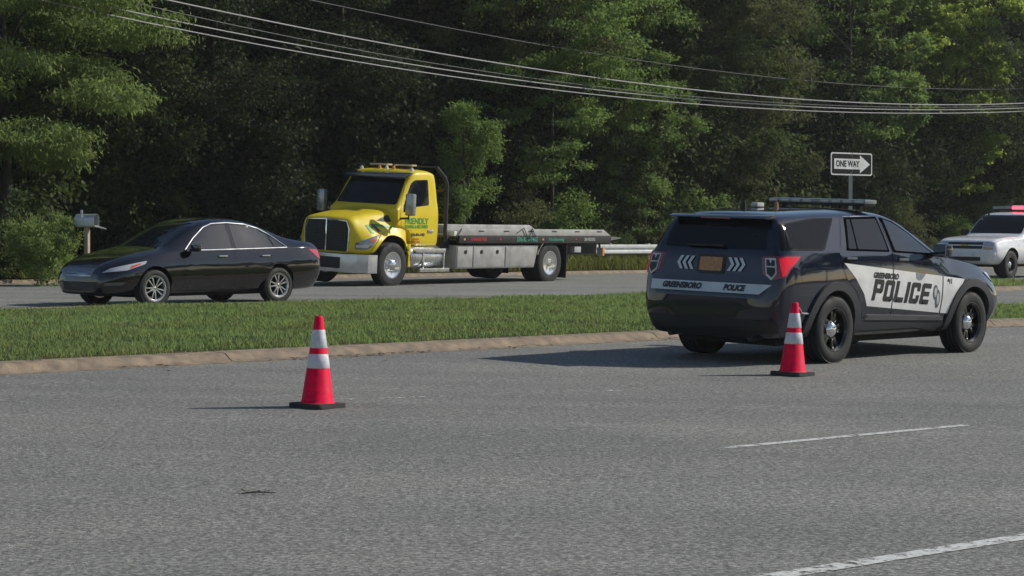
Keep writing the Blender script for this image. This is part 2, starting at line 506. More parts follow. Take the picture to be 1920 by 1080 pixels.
def asphalt_mat(name, base=.105, streaks=True):
    m = bpy.data.materials.new(name); m.use_nodes = True; nt = m.node_tree
    b = nt.nodes['Principled BSDF']; b.inputs['Roughness'].default_value = .82; b.inputs['Specular IOR Level'].default_value = .3
    tc = nt.nodes.new('ShaderNodeTexCoord')
    fine = noise_chain(nt, 34, 4, .78, tc.outputs['Object'])
    g = ramp(nt, fine.outputs['Fac'], [(.30, (base * .26, base * .26, base * .24)), (.49, (base * .985, base * .985, base * .905)), (.68, (base * 2.25, base * 2.25, base * 2.05))])
    v = nt.nodes.new('ShaderNodeTexVoronoi'); v.inputs['Scale'].default_value = 95
    nt.links.new(tc.outputs['Object'], v.inputs['Vector'])
    st = ramp(nt, v.outputs['Distance'], [(.0, (1.35, 1.33, 1.28)), (.28, (1, 1, 1)), (.7, (.72, .72, .72))])
    c = mixc(nt, g.outputs[0], st.outputs[0], .8, 'MULTIPLY')
    big = noise_chain(nt, .35, 5, .6, tc.outputs['Object'])
    bg = ramp(nt, big.outputs['Fac'], [(.3, (.88, .88, .89)), (.7, (1.1, 1.09, 1.07))])
    c = mixc(nt, c, bg.outputs[0], 1.0, 'MULTIPLY')
    if streaks:   # worn wheel tracks running along the road
        mp = nt.nodes.new('ShaderNodeMapping'); mp.inputs['Rotation'].default_value = (0, 0, -RA); mp.inputs['Scale'].default_value = (.03, .75, 1)
        nt.links.new(tc.outputs['Object'], mp.inputs['Vector'])
        sn = noise_chain(nt, 1.0, 4, .55, mp.outputs[0])
        sg = ramp(nt, sn.outputs['Fac'], [(.32, (.84, .84, .84)), (.68, (1.11, 1.11, 1.10))])
        c = mixc(nt, c, sg.outputs[0], 1.0, 'MULTIPLY')
    nt.links.new(c, b.inputs['Base Color'])
    bp = nt.nodes.new('ShaderNodeBump'); bp.inputs['Strength'].default_value = .8; bp.inputs['Distance'].default_value = .014
    nt.links.new(fine.outputs['Fac'], bp.inputs['Height']); nt.links.new(bp.outputs[0], b.inputs['Normal'])
    return m
ASPH = asphalt_mat('worn grey asphalt', .205)
ASPH2 = asphalt_mat('far roadway asphalt', .21)

def soil_mat(name, c1, c2, c3):
    m = bpy.data.materials.new(name); m.use_nodes = True; nt = m.node_tree
    b = nt.nodes['Principled BSDF']; b.inputs['Roughness'].default_value = .95; b.inputs['Specular IOR Level'].default_value = .1
    tc = nt.nodes.new('ShaderNodeTexCoord')
    a = noise_chain(nt, 1.3, 6, .65, tc.outputs['Object']); f = noise_chain(nt, 40, 4, .7, tc.outputs['Object'])
    r1 = ramp(nt, a.outputs['Fac'], [(.35, c1), (.52, c2), (.68, c3)])
    r2 = ramp(nt, f.outputs['Fac'], [(.3, (.5, .5, .5)), (.7, (1.4, 1.4, 1.4))])
    nt.links.new(mixc(nt, r1.outputs[0], r2.outputs[0], 1.0, 'MULTIPLY'), b.inputs['Base Color'])
    bp = nt.nodes.new('ShaderNodeBump'); bp.inputs['Strength'].default_value = .7; bp.inputs['Distance'].default_value = .03
    nt.links.new(f.outputs['Fac'], bp.inputs['Height']); nt.links.new(bp.outputs[0], b.inputs['Normal'])
    return m
SOIL = soil_mat('grassy soil', (.10, .062, .035), (.055, .075, .025), (.05, .085, .022))
FOREST_SOIL = soil_mat('leaf litter', (.06, .045, .028), (.045, .05, .022), (.035, .045, .018))
CONC = M('tan concrete', (.235, .178, .122), .85, var=(6.0, .5), bump=(45, .7))

def strip(name, ts, ps, mat, dz=0.0, kind='structure'):
    v = [tuple(W(t, p, dz)) for t in ts for p in ps]
    n = len(ps); f = [(i * n + j, (i + 1) * n + j, (i + 1) * n + j + 1, i * n + j + 1) for i in range(len(ts) - 1) for j in range(n - 1)]
    o = pydata(name, v, f, mat); tag(o, kind=kind); return o
strip('ground', [-200, -60, 0, 60, 140, 260], [-200, -100, -30, 9, 17.6, 31, 43, 60, 100, 143, 200], FOREST_SOIL, -.06)
strip('near_road', [-60, -20, 0, 20, 40, 60, 130], [-28, 0, 9, 13, 17.6, 22, 27, 31], ASPH, 0)
strip('far_road', [-60, 0, 40, 130], [25.3, 31, 36, 43.0], ASPH2, .004)

# island outlines in (t,p)
def smooth_path(pts, n=8):
    P = chaikin(pts, 3); return [tuple(p) for p in P]
near_edge = [(-45, 17.75), (-20, 17.75), (5, 17.75), (18, 17.78), (22, 17.8), (25.5, 17.55), (28.4, 16.95), (31, 16.6), (40, 16.4), (70, 16.4)]
far_edge = [(70, 18.9), (36, 19.1), (33.4, 19.5), (33.0, 20.4), (34.8, 23.0), (36.4, 26.2), (35.2, 28.0), (30, 28.5), (24, 29.0), (15, 29.4), (0, 29.6), (-45, 29.6)]
NE = smooth_path(near_edge); FE = smooth_path(far_edge)
isl_near = [(37.2, 27.7), (37.4, 26.9), (38.4, 26.5), (42, 26.25), (60, 25.9), (90, 25.9)]
isl_far = [(90, 28.9), (60, 28.9), (40, 28.7), (38, 28.4), (37.2, 27.7)]
IN_ = smooth_path(isl_near); IF_ = smooth_path(isl_far)

def resample(path, step):
    P = [Vector(p) for p in path]; out = [P[0].copy()]; acc = 0.0
    for a, b in zip(P, P[1:]):
        L = (b - a).length; d = step - acc
        while d <= L:
            out.append(a.lerp(b, d / L)); d += step
        acc = (acc + L) % step if L > 0 else acc
    return out

def kerb(path, name, sgn=1, seglen=3.0, hgt=.09):
    """row of concrete kerb segments with open joints; sgn=+1: grass on the left of the path"""
    root = bpy.data.objects.new(name, None); col.objects.link(root); tag(root, kind='structure')
    P = resample(path, .25); rnd = random.Random(5)
    prof = [(-.17, -.03), (-.17, .006), (-.05, .012), (-.012, .03), (.02, hgt * .62), (.06, hgt * .93), (.10, hgt), (.30, hgt + .006), (.32, hgt - .02), (.32, -.03)]
    per = int(seglen / .25); i = 0
    while i < len(P) - 1:
        seg = P[i:i + per + 1]
        if len(seg) < 2: break
        v = []; dz = rnd.uniform(-.004, .004)
        for k, q in enumerate(seg):
            a = seg[max(k - 1, 0)]; b = seg[min(k + 1, len(seg) - 1)]
            d = (b - a).normalized(); nn = Vector((-d.y, d.x)) * sgn
            qq = q.copy()
            if k == 0: qq = q + d * .008
            if k == len(seg) - 1: qq = q - d * .008
            for off, z in prof:
                r = qq + nn * off
                v.append(tuple(W(r.x, r.y, z + dz)))
        m = len(prof)
        f = [(k * m + j, k * m + (j + 1) % m, (k + 1) * m + (j + 1) % m, (k + 1) * m + j) for k in range(len(seg) - 1) for j in range(m)]
        f.append(tuple(range(m))); f.append(tuple(range((len(seg) - 1) * m, len(seg) * m))[::-1])
        pydata('kerb_segment', v, f, CONC, root, smooth=35)
        i += per
    return root
def visible_part(path, t0, t1): return [q for q in path if t0 <= q[0] <= t1]
kerb([(7.1, 17.75)] + visible_part(NE, 7.2, 60), 'kerb', 1, 7.0)
kerb(visible_part(FE, 2, 60), 'kerb', 1, 3.0, .08)
kerb(visible_part(IN_, 0, 80), 'kerb', 1)
kerb([(10, 43.05), (30, 43.0), (90, 43.0)], 'kerb', 1)

def poly_contains(P, X, Y):
    ins = np.zeros(len(X), bool); n = len(P); j = n - 1
    for i in range(n):
        xi, yi = P[i]; xj, yj = P[j]
        c = ((yi > Y) != (yj > Y)) & (X < (xj - xi) * (Y - yi) / (yj - yi + 1e-12) + xi)
        ins ^= c; j = i
    return ins
def island(name, poly, hz, mat, t0, t1, step=.22):
    """grass island surface: fine grid inside the outline, its edge lies under the kerb"""
    ps = [q[1] for q in poly]
    T = np.arange(t0, t1, step); P = np.arange(min(ps) - step, max(ps) + step, step)
    A, B_ = np.meshgrid(T + step / 2, P + step / 2, indexing='ij')
    k = poly_contains(poly, A.ravel(), B_.ravel()).reshape(A.shape)
    idx = {}; v = []; f = []
    def vert(i, j):
        if (i, j) not in idx:
            idx[(i, j)] = len(v); t, p = t0 + i * step, P[0] + j * step
            v.append(tuple(W(t, p, hz(t, p))))
        return idx[(i, j)]
    for i, j in zip(*np.nonzero(k)): f.append((vert(i, j), vert(i + 1, j), vert(i + 1, j + 1), vert(i, j + 1)))
    o = pydata(name, v, f, mat, smooth=60); tag(o, kind='structure'); return o

def shrink(path, off, sgn=1):
    out = []
    for k, q in enumerate(path):
        a = Vector(path[max(k - 1, 0)]); b = Vector(path[min(k + 1, len(path) - 1)])
        d = (b - a).normalized(); nn = Vector((-d.y, d.x)) * sgn
        r = Vector(q) + nn * off; out.append((r.x, r.y))
    return out
def med_h(t, p):
    e = np.interp(t, [q[0] for q in near_edge], [q[1] for q in near_edge])
    x = p - e
    return .084 + .05 * min(1, max(0, x) / 2.0) - .07 * min(1, max(0, p - 24) / 5) + .012 * math.sin(t * 1.7 + p) * min(1, max(0, x - .3))
island('median', shrink(NE, .20) + shrink(FE, .20), lambda t, p: med_h(t, p) - .012, SOIL, 5, 62)
island('turn_island', shrink(IN_, .2) + IF_, lambda t, p: .09, SOIL, 36, 62)
strip('verge', [-40, 0, 30, 60, 130], [43.28, 44, 46, 50], SOIL, .12)

# painted lines, worn
def paint_mat():
    m = bpy.data.materials.new('worn white road paint'); m.use_nodes = True; nt = m.node_tree
    b = nt.nodes['Principled BSDF']; b.inputs['Roughness'].default_value = .7
    tc = nt.nodes.new('ShaderNodeTexCoord')
    f = noise_chain(nt, 28, 4, .7, tc.outputs['Object'])
    c = ramp(nt, f.outputs['Fac'], [(.3, (.30, .30, .28)), (.55, (.62, .62, .58))])
    nt.links.new(c.outputs[0], b.inputs['Base Color'])
    w = noise_chain(nt, 7, 6, .75, tc.outputs['Object'])
    a = ramp(nt, w.outputs['Fac'], [(.40, (0, 0, 0)), (.47, (1, 1, 1))])
    nt.links.new(a.outputs[0], b.inputs['Alpha'])
    return m
PAINT = paint_mat()
def paint_faint():
    m = PAINT.copy(); m.name = 'almost worn off road paint'
    for n in m.node_tree.nodes:
        if n.type == 'VALTORGB' and n.color_ramp.elements[0].color[0] == 0:
            n.color_ramp.elements[0].position = .48; n.color_ramp.elements[1].position = .66
    return m
PAINT_F = paint_faint()
def line(t0, t1, p0, p1, w, mat=PAINT, z=.004):
    k = max(2, int((t1 - t0) / .5)); v = []; f = []; rn = random.Random(int(t0 * 10))
    for i in range(k + 1):
        a = i / k; t = t0 + (t1 - t0) * a; p = p0 + (p1 - p0) * a
        v += [tuple(W(t, p - w / 2 + rn.uniform(-.006, .006), z)), tuple(W(t, p + w / 2 + rn.uniform(-.006, .006), z))]
        if i: f.append((2 * i - 2, 2 * i - 1, 2 * i + 1, 2 * i))
    o = pydata('lane_line', v, f, mat); tag(o, kind='structure'); return o
line(7.6, 10.9, 5.86, 5.62, .135)
line(-4.5, -1.3, 5.9, 5.9, .13)
line(12.2, 15.1, 9.62, 9.43, .085)
line(0.2, 3.2, 9.7, 9.7, .10)
line(12.2, 15.1, 13.97, 13.14, .07, PAINT_F)
line(24.0, 27.0, 9.4, 9.4, .10)

# ------------------------------------------------------------------ traffic cones
ORANGE = M('red orange cone plastic', (.80, .005, .050), .6, spec=.12, var=(16, .28))
REFL = M('white reflective collar', (.58, .58, .61), .5, var=(18, .25))
BASEB = M('grey black cone base rubber', (.035, .036, .034), .8)
def cone(loc, rz, label, h, tilt):
    r = thing('traffic_cone', label, 'traffic cone', loc, (tilt[0], tilt[1], rz), 'cones set out behind the police car')
    b = MB(); b.prism(round_corners([(-.18, -.18), (.18, -.18), (.18, .18), (-.18, .18)], .05), .0, .038, 'xy', .006); b.obj('base', BASEB, r)
    z0 = .036; H = h - z0
    rad = lambda z: .137 + (.034 - .137) * (z - z0) / H
    b = MB(); b.lathe([(.150, z0), (.142, z0 + .012), (rad(z0 + .02), z0 + .02), (rad(h - .02), h - .02), (.030, h - .004), (.022, h), (.018, h), (.018, h - .03)], axis='z', seg=36); b.obj('cone_body', ORANGE, r, 50)
    for a, c in ((.43, .585), (.65, .85)):
        q0, q1 = h * (a - .0), h * c
        b = MB(); b.lathe([(rad(q0) + .001, q0), (rad(q0) + .004, q0 + .004), (rad(q1) + .004, q1 - .004), (rad(q1) + .001, q1)], axis='z', seg=36); b.obj('reflective_collar', REFL, r, 50)
    return r
x, y = -1.63, 17.84; cone((x, y, gz(x, y)), R(52), 'orange traffic cone with two white bands alone on the asphalt before the grass median', .765, (R(.6), R(1.0)))
x, y = 2.92, 22.18; cone((x, y, gz(x, y)), R(50), 'orange traffic cone with two white bands beside the rear wheel of the police car', .76, (R(.8), R(2.2)))

# ------------------------------------------------------------------ police utility vehicle
PAINTB = M('dark navy car paint', (.006, .009, .022), .05, .0, .8, .3, var=(2, .1))
GREYP = M('grey moulded cladding', (.050, .051, .055), .7, spec=.2, var=(20, .12))
WHITEV = M('white vinyl livery', (.66, .66, .65), .4, 0, .3)
SILVERV = M('silver reflective vinyl', (.50, .52, .54), .35, .2)
BLACKV = M('black vinyl lettering', (.012, .012, .013), .4)
REDL = M('red lamp lens', (.40, .003, .012), .15, 0, .5, .3, emis=((1, .01, .03), .28))  # weak emission stands in for sunlight glowing in the unlit lens
REDD = M('deep red lamp lens', (.20, .006, .012), .12, 0, 1.0)
CLEARL = M('clear lamp lens', (.55, .56, .58), .08, .3, 1.0)

def make_suv():
    ys = R(48.3)
    r = thing('police_car', 'dark navy police utility vehicle with white door panels stopped beside the grass median', 'police car',
              (2.90, 24.62, gz(2.90, 24.62) + .0), (R(1.9), R(.1), ys))
    # x, zb, zt, wb, ws, zs, wsb, wr, zr
    S = [(-1.13, .50, .76, .50, .66, .70, .62, .56, .74),
         (-1.115, .42, .80, .62, .78, .74, .74, .62, .785),
         (-1.09, .34, .90, .72, .86, .84, .80, .68, .88),
         (-1.06, .30, 1.06, .78, .905, .98, .84, .74, 1.03),
         (-1.03, .29, 1.22, .82, .93, 1.10, .87, .80, 1.18),
         (-1.00, .285, 1.30, .84, .945, 1.17, .885, .80, 1.26),
         (-.95, .28, 1.43, .86, .955, 1.21, .90, .76, 1.39),
         (-.89, .28, 1.57, .87, .965, 1.235, .91, .73, 1.52),
         (-.82, .28, 1.655, .88, .97, 1.25, .92, .715, 1.60),
         (-.70, .28, 1.685, .88, .975, 1.262, .925, .712, 1.62),
         (-.3, .27, 1.715, .89, .975, 1.268, .93, .715, 1.645),
         (.3, .27, 1.74, .89, .965, 1.262, .93, .72, 1.665),
         (.9, .27, 1.75, .89, .96, 1.250, .93, .72, 1.672),
         (1.3, .27, 1.735, .89, .96, 1.240, .93, .72, 1.655),
         (1.6, .27, 1.675, .89, .96, 1.232, .93, .725, 1.60),
         (1.9, .27, 1.545, .89, .96, 1.222, .93, .75, 1.48),
         (2.2, .27, 1.38, .89, .965, 1.210, .925, .79, 1.335),
         (2.42, .27, 1.265, .89, .97, 1.190, .915, .80, 1.235),
         (2.55, .27, 1.215, .89, .975, 1.165, .905, .78, 1.195),
         (2.9, .28, 1.185, .88, .98, 1.12, .90, .76, 1.165),
         (3.3, .28, 1.135, .87, .98, 1.06, .88, .74, 1.115),
         (3.6, .28, 1.07, .83, .955, .985, .84, .70, 1.05),
         (3.78, .29, .99, .76, .90, .91, .77, .62, .975),
         (3.86, .32, .90, .68, .82, .83, .70, .56, .885),
         (3.90, .38, .78, .58, .70, .72, .60, .50, .77)]
    xs = np.unique(np.concatenate([np.linspace(-1.13, -.8, 24), np.linspace(-.8, 3.6, 74), np.linspace(3.6, 3.90, 14)]))
    body, bvh = loft('body', [(s[0], car_ctrl(*s[1:])) for s in S], xs, PAINTB)
    cut(body, [cyl_cutter(x, s * .58, s * 1.3, .39, .445, WELL) for x in (0, 3.025) for s in (-1, 1)], [(x, .39, .445, .57) for x in (0, 3.025)])
    body.parent = r
    for s in (-1, 1):
        fr = side(s)
        # doors
        rear_door = [(.60, .50), (.44, .80), (.22, .95), (.12, 1.10), (.10, 1.245), (.40, 1.655), (1.17, 1.668), (1.20, 1.24), (1.19, .47)]
        front_door = [(1.215, .47), (1.225, 1.24), (1.195, 1.668), (1.50, 1.625), (1.80, 1.50), (2.30, 1.20), (2.32, .90), (2.28, .45)]
        dr = panel('door', bvh, rear_door, fr, .004, PAINTB, r, skirt=.012)
        df = panel('door', bvh, front_door, fr, .004, PAINTB, r, skirt=.012)
        for d_, hx in ((dr, .30), (df, 1.42)):
            b = MB(); zz = 1.185 if hx < 1 else 1.165
            hy = bvh.ray_cast(Vector((hx, s * 5, zz)), Vector((0, -s, 0)))[0].y
            b.box((hx, hy + s * .028, zz), (.21, .028, .032), .010); b.box((hx - .06, hy + s * .012, zz), (.03, .03, .024)); b.box((hx + .06, hy + s * .012, zz), (.03, .03, .024))
            b.obj('door_handle', M('dark chrome', (.25, .26, .28), .15, 1.0), d_)
        # glass
        q = round_corners
        trim = M('gloss black pillar', (.005, .005, .006), .04, 0, 0, .2)
        panel('window_surround', bvh, q([(-.955, 1.275), (-.85, 1.55), (-.2, 1.628), (.24, 1.638), (-.20, 1.275)], .03), fr, .006, trim, r)
        gasket = M('matte black gasket', (.005, .005, .006), .9, 0, 0, 0.0)
        panel('window_surround', bvh, q([(.26, 1.275), (.46, 1.640), (1.16, 1.655), (1.165, 1.255)], .02), fr, .009, gasket, r)
        panel('window_surround', bvh, q([(1.24, 1.25), (1.235, 1.655), (1.49, 1.61), (1.80, 1.475), (2.22, 1.215)], .02), fr, .009, gasket, r)
        panel('window', bvh, q([(-.86, 1.300), (-.76, 1.548), (-.2, 1.612), (.19, 1.620), (-.22, 1.300)], .03), fr, .0095, M('dark privacy glass', (.006, .008, .012), .03, 0, 0, .10), r)
        panel('window', bvh, q([(.30, 1.295), (.49, 1.622), (.56, 1.624), (.46, 1.29)], .01), fr, .0125, GLASS, r)
        panel('window', bvh, q([(.49, 1.29), (.59, 1.625), (1.12, 1.635), (1.125, 1.275)], .015), fr, .0125, GLASS, r)
        panel('window', bvh, q([(1.29, 1.27), (1.285, 1.632), (1.47, 1.595), (1.77, 1.465), (2.14, 1.235)], .02), fr, .0125, M('lighter front glass', (.016, .024, .030), .03, 0, 0.0, .45), r)
        # chrome strip over the windows, gives the thin bright line at the roof edge
        panel('window_trim', bvh, [(.44, 1.648), (.44, 1.658), (1.18, 1.672), (1.18, 1.662)], fr, .012, M('dark chrome', (.25, .26, .28), .15, 1.0), r, skirt=.006)
        # livery
        top = lambda x: 1.135 - (x - .13) * .079
        lv = [(.17, top(.17)), (1.195, top(1.195)), (1.185, .598), (.66, .635), (.58, .775), (.40, .955)]
        lf = [(1.22, top(1.22)), (2.31, top(2.31)), (2.285, .52), (1.212, .596)]
        ln = [(2.335, top(2.335)), (2.83, top(2.83)), (2.70, .80), (2.56, .62), (2.50, .505), (2.315, .517)]
        for poly in (lv, lf, ln): panel('livery_panel', bvh, poly, fr, .0075, WHITEV, r)
        fl = s > 0
        m = lambda x: x
        tb = dict(flip=fl)
        panel('lettering', bvh, block_letters('POLICE', .25, 1.365, .788, fl, wr=.82, st=.27, slope=-.06), fr, .011, BLACKV, r, skirt=0, cell=.15)
        panel('lettering', bvh, text_bm('GREENSBORO', .085, .28, .005, 1.04, .975, fl, 1.0, rot=-.05 if not fl else .05), fr, .011, BLACKV, r, skirt=0, cell=.2)
        panel('emblem', bvh, [[(2.165 + .050 * math.cos(a) - .015, .77 + .09 * math.sin(a)) for a in np.linspace(0, 6.2832, 17)[:-1]],
                              [(2.195 + .050 * math.cos(a) + .015, .69 + .11 * math.sin(a)) for a in np.linspace(0, 6.2832, 17)[:-1]]], fr, .011, M('grey printed emblem', (.10, .105, .10), .5), r, skirt=0)
        panel('emblem', bvh, [[(2.15 + .028 * math.cos(a), .77 + .058 * math.sin(a)) for a in np.linspace(0, 6.2832, 13)[:-1]],
                              [(2.21 + .026 * math.cos(a), .69 + .07 * math.sin(a)) for a in np.linspace(0, 6.2832, 13)[:-1]]], fr, .0125, SILVERV, r, skirt=0)
        panel('lettering', bvh, text_bm('911', .075, .2, .004, 2.47, .895, fl), fr, .011, BLACKV, r, skirt=0, cell=.2)
        # wheel arch trims, cladding
        for cx in (0, 3.025):
            a0, a1 = R(-10), R(190)
            arc = arc_band(cx, .39, .438, .555, a0, a1, 30, .285, .535)
            panel('wheel_arch_trim', bvh, arc, fr, .028, GREYP, r, cell=.06, skirt=.05)
        panel('rocker_panel', bvh, q([(.55, .285), (.54, .47), (.62, .49), (2.42, .42), (2.45, .285)], .02), fr, .020, GREYP, r, skirt=.03)
        panel('rocker_panel', bvh, q([(.62, .475), (.72, .53), (2.36, .475), (2.40, .425)], .02), fr, .030, M('darker sill step', (.075, .076, .08), .5), r, skirt=.03)
        # lamps
        dg = Vector((.62, .785 * -s, 0)).normalized(); hz = Vector((-dg.y, dg.x, 0))
        if s < 0: hz = Vector((dg.y, -dg.x, 0))
        def H(px, py): return Vector((px, py, 0)).dot(hz)
        h0, h1, h2 = H(-1.03, s * .66), H(-.95, s * .93), H(-.70, s * .96)
        panel('tail_lamp', bvh, q([(h0, 1.20), (h1, 1.215), (h2, 1.215), (h2 - (h2 - h1) * .3, 1.14), (h1 + (h2 - h1) * .25, 1.06), (h1, .985), (h0 + (h1 - h0) * .35, .945), (h0, 1.0)], .02), (dg, hz), .016, REDD, r, cell=.05, skirt=.03)
        lamp = [c for c in r.children if c.name.startswith('tail_lamp')][-1]
        hm = h0 + (h1 - h0) * .62
        panel('lens', bvh, q([(hm, 1.185), (h1, 1.203), (h2 - (h2 - h1) * .06, 1.205), (h2 - (h2 - h1) * .36, 1.145), (h1 + (h2 - h1) * .18, 1.075), (h1, 1.01), (hm + (h1 - hm) * .4, .985)], .015), (dg, hz), .021, REDL, lamp, cell=.05, skirt=.01)
        sh = q([(h0 + .02 * (1 if h1 > h0 else -1), 1.185), (h0 + (h1 - h0) * .50, 1.19), (h0 + (h1 - h0) * .50, 1.02), (h0 + (h1 - h0) * .28, .945), (h0 + .02 * (1 if h1 > h0 else -1), 1.0)], .01)
        panel('shield_decal', bvh, sh, (dg, hz), .022, SILVERV, r, skirt=0)
        cxm = sum(a for a, _ in sh) / len(sh)
        panel('shield_decal', bvh, [[(cxm + (a - cxm) * .82, b_) for a, b_ in ((sh[0][0], 1.172), (sh[6][0], 1.165), (sh[6][0], 1.10), (sh[0][0], 1.10))],
                                    [(cxm + (a - cxm) * .82, b_) for a, b_ in ((sh[0][0], 1.088), (sh[6][0], 1.085), (sh[6][0], 1.03), (cxm, .975), (sh[0][0], 1.02))]], (dg, hz), .025, M('dark green decal', (.012, .022, .018), .5), r, skirt=0)
        panel('headlamp', bvh, q([(3.42, 1.0), (3.75, .97), (3.80, .86), (3.62, .88)], .02), fr, .012, CLEARL, r, skirt=.02)
        # mirror
        b = MB(); b.box((2.12, s * 1.075, 1.275), (.15, .20, .17), .05); b.box((2.14, s * .965, 1.225), (.09, .12, .06), .02)
        mo = b.obj('mirror', PAINTB, r)
        b = MB(); b.box((2.041, s * 1.075, 1.278), (.006, .165, .13), .0); b.obj('mirror_glass', CHROME, mo)
        # bumper trim line
        pts = []
        for px, pz in ((-.86, .665), (-.76, .66), (-.70, .625), (-.66, .585), (-.60, .578), (-.50, .575)):
            hit = bvh.ray_cast(Vector((px, s * 5, pz)), Vector((0, -s, 0)))[0]; pts.append(hit + Vector((0, s * .006, 0)))
        b = MB(); b.tube(pts, .009, 6); b.obj('bumper_trim', SILVERV, r)
        # wheels
        wheel(r, (0, s * .855, .382), .382, .255, .245, 'steel', s, .4); wheel(r, (3.025, s * .855, .382), .382, .255, .245, 'steel', s, 1.1)
    # rear
    panel('rear_window', bvh, round_corners([(-.70, 1.275), (-.63, 1.575), (.63, 1.575), (.70, 1.275)], .05), REAR, .006, GLASS, r)
    b = MB(); b.prism([(-.78, 1.655), (-.93, 1.645), (-1.0, 1.622), (-1.0, 1.605), (-.80, 1.60)], -.66, .66, 'xz', .008); b.obj('spoiler', PAINTB, r)
    b = MB(); b.box((-.996, 0, 1.607), (.02, .40, .016), .004); b.obj('brake_lamp', REDD, r)
    b = MB(); b.box((-1.04, .1, 1.30), (.03, .5, .02), .006, rot=None); b.obj('rear_wiper', BLACKP, r)
    panel('lower_bumper', bvh, round_corners([(-.84, .30), (-.90, .50), (.90, .50), (.84, .30)], .04), REAR, .012, BLACKP, r, skirt=.03)
    panel('bumper', bvh, round_corners([(-.90, .51), (-.92, .735), (.92, .735), (.90, .51)], .03), REAR, .010, PAINTB, r, skirt=.03)
    panel('livery_strip', bvh, [(.80, .895), (-.84, .895), (-.70, .785), (.80, .785)], REAR, .016, SILVERV, r, cell=.06)
    panel('lettering', bvh, text_bm('GREENSBORO', .085, .25, .006, .36, .841, True, 1.0), REAR, .020, BLACKV, r, skirt=0, cell=.1)
    panel('lettering', bvh, text_bm('POLICE', .085, .25, .006, -.36, .841, True, 1.0), REAR, .020, BLACKV, r, skirt=0, cell=.1)
    def chev(y0, sg):
        z0, z1, zm = 1.025, 1.175, 1.10
        return [(y0, z1), (y0 + .042, z1), (y0 + .042 + sg * .05, zm), (y0 + .042, z0), (y0, z0), (y0 + sg * .05, zm)]
    for k in range(3):
        panel('chevron', bvh, chev(.23 + k * .075, 1), REAR, .014, SILVERV, r, skirt=0)
        panel('chevron', bvh, chev(-.27 - k * .075, -1), REAR, .014, SILVERV, r, skirt=0)
    panel('licence_plate_recess', bvh, round_corners([(-.19, .99), (-.19, 1.20), (.19, 1.20), (.19, .99)], .02), REAR, .008, BLACKP, r)
    pl = panel('licence_plate', bvh, round_corners([(-.153, 1.02), (-.153, 1.172), (.153, 1.172), (.153, 1.02)], .012), REAR, .016, M('amber licence plate', (.42, .20, .085), .45, var=(30, .35)), r)
    # roof equipment
    b = MB(); b.box((1.12, 0, 1.828), (.26, 1.36, .055), .02)
    lb = b.obj('light_bar', M('smoky clear light bar', (.16, .17, .17), .12, 0, 1.0), r)
    b = MB(); b.box((1.12, 0, 1.790), (.24, 1.32, .026), .008); b.obj('light_bar_base', BLACKP, lb)
    for s in (-1, 1):
        b = MB(); b.box((1.12, s * .52, 1.765), (.08, .05, .07), .008); b.obj('mount_foot', BLACKP, lb)
        for k in range(4):
            b = MB(); b.box((.986, s * (.12 + k * .16), 1.828), (.006, .12, .034), .002); b.obj('lamp_module', M('grey lamp module', (.30, .31, .30), .2, .3, .5), lb)
    b = MB(); b.tube([(-.25, .16, 1.70), (-.25, .16, 1.78)], .03, 10); b.tube([(-.25, .16, 1.78), (-.25, .16, 1.81)], .018, 8); b.obj('antenna', BLACKP, r)
    b = MB(); b.tube([(.20, .02, 1.735), (.20, .02, 1.80)], [.028, .02], 10); b.tube([(.20, .02, 1.80), (.20, .02, 1.99)], .004, 6); b.obj('antenna', M('copper antenna', (.35, .16, .08), .4), r)
    b = MB(); b.box((.15, .25, 1.765), (.14, .10, .05), .015); b.obj('antenna', M('white antenna housing', (.5, .5, .5), .4), r)
    b = MB(); b.box((1.4, 0, .24), (4.2, 1.3, .08), .02); b.tube([(0, -.8, .36), (0, .8, .36)], .05, 8); b.obj('underbody', WELL, r)
    for s in (-1, 1):
        b = MB(); b.tube([(-.85, s * .55, .30), (-1.06, s * .55, .29)], .03, 12); b.obj('exhaust_tip', BLACKP, r)
    # front
    panel('grille', bvh, round_corners([(-.55, .55), (-.58, .85), (.58, .85), (.55, .55)], .05), FRONT, .008, BLACKP, r)
    panel('windshield', bvh, round_corners([(-.78, 1.25), (-.66, 1.64), (.66, 1.64), (.78, 1.25)], .05), FRONT, .006, GLASS, r)
    return r
make_suv()

# ------------------------------------------------------------------ yellow rollback tow truck
YELLOW = M('yellow truck paint', (.70, .53, .012), .42, 0, .35, .3, var=(3, .05))
WHITEB = M('weathered white aluminium body', (.37, .365, .35), .45, .3, var=(4, .2))
BLACKF = M('black truck frame', (.012, .012, .012), .6)
GREENV = M('green vinyl', (.03, .30, .05), .45)
NAVYV = M('navy vinyl', (.015, .02, .07), .4)
VISOR = M('dark blue visor', (.015, .02, .05), .2, 0, 1.0)
AMBER = M('amber lamp', (.75, .28, .04), .15, 0, 1.0)
LENSW = M('white lamp lens', (.75, .75, .72), .12, 0, 1.0)
REDV = M('red vinyl', (.45, .02, .02), .45)
TEALV = M('teal green vinyl', (.05, .30, .20), .45)

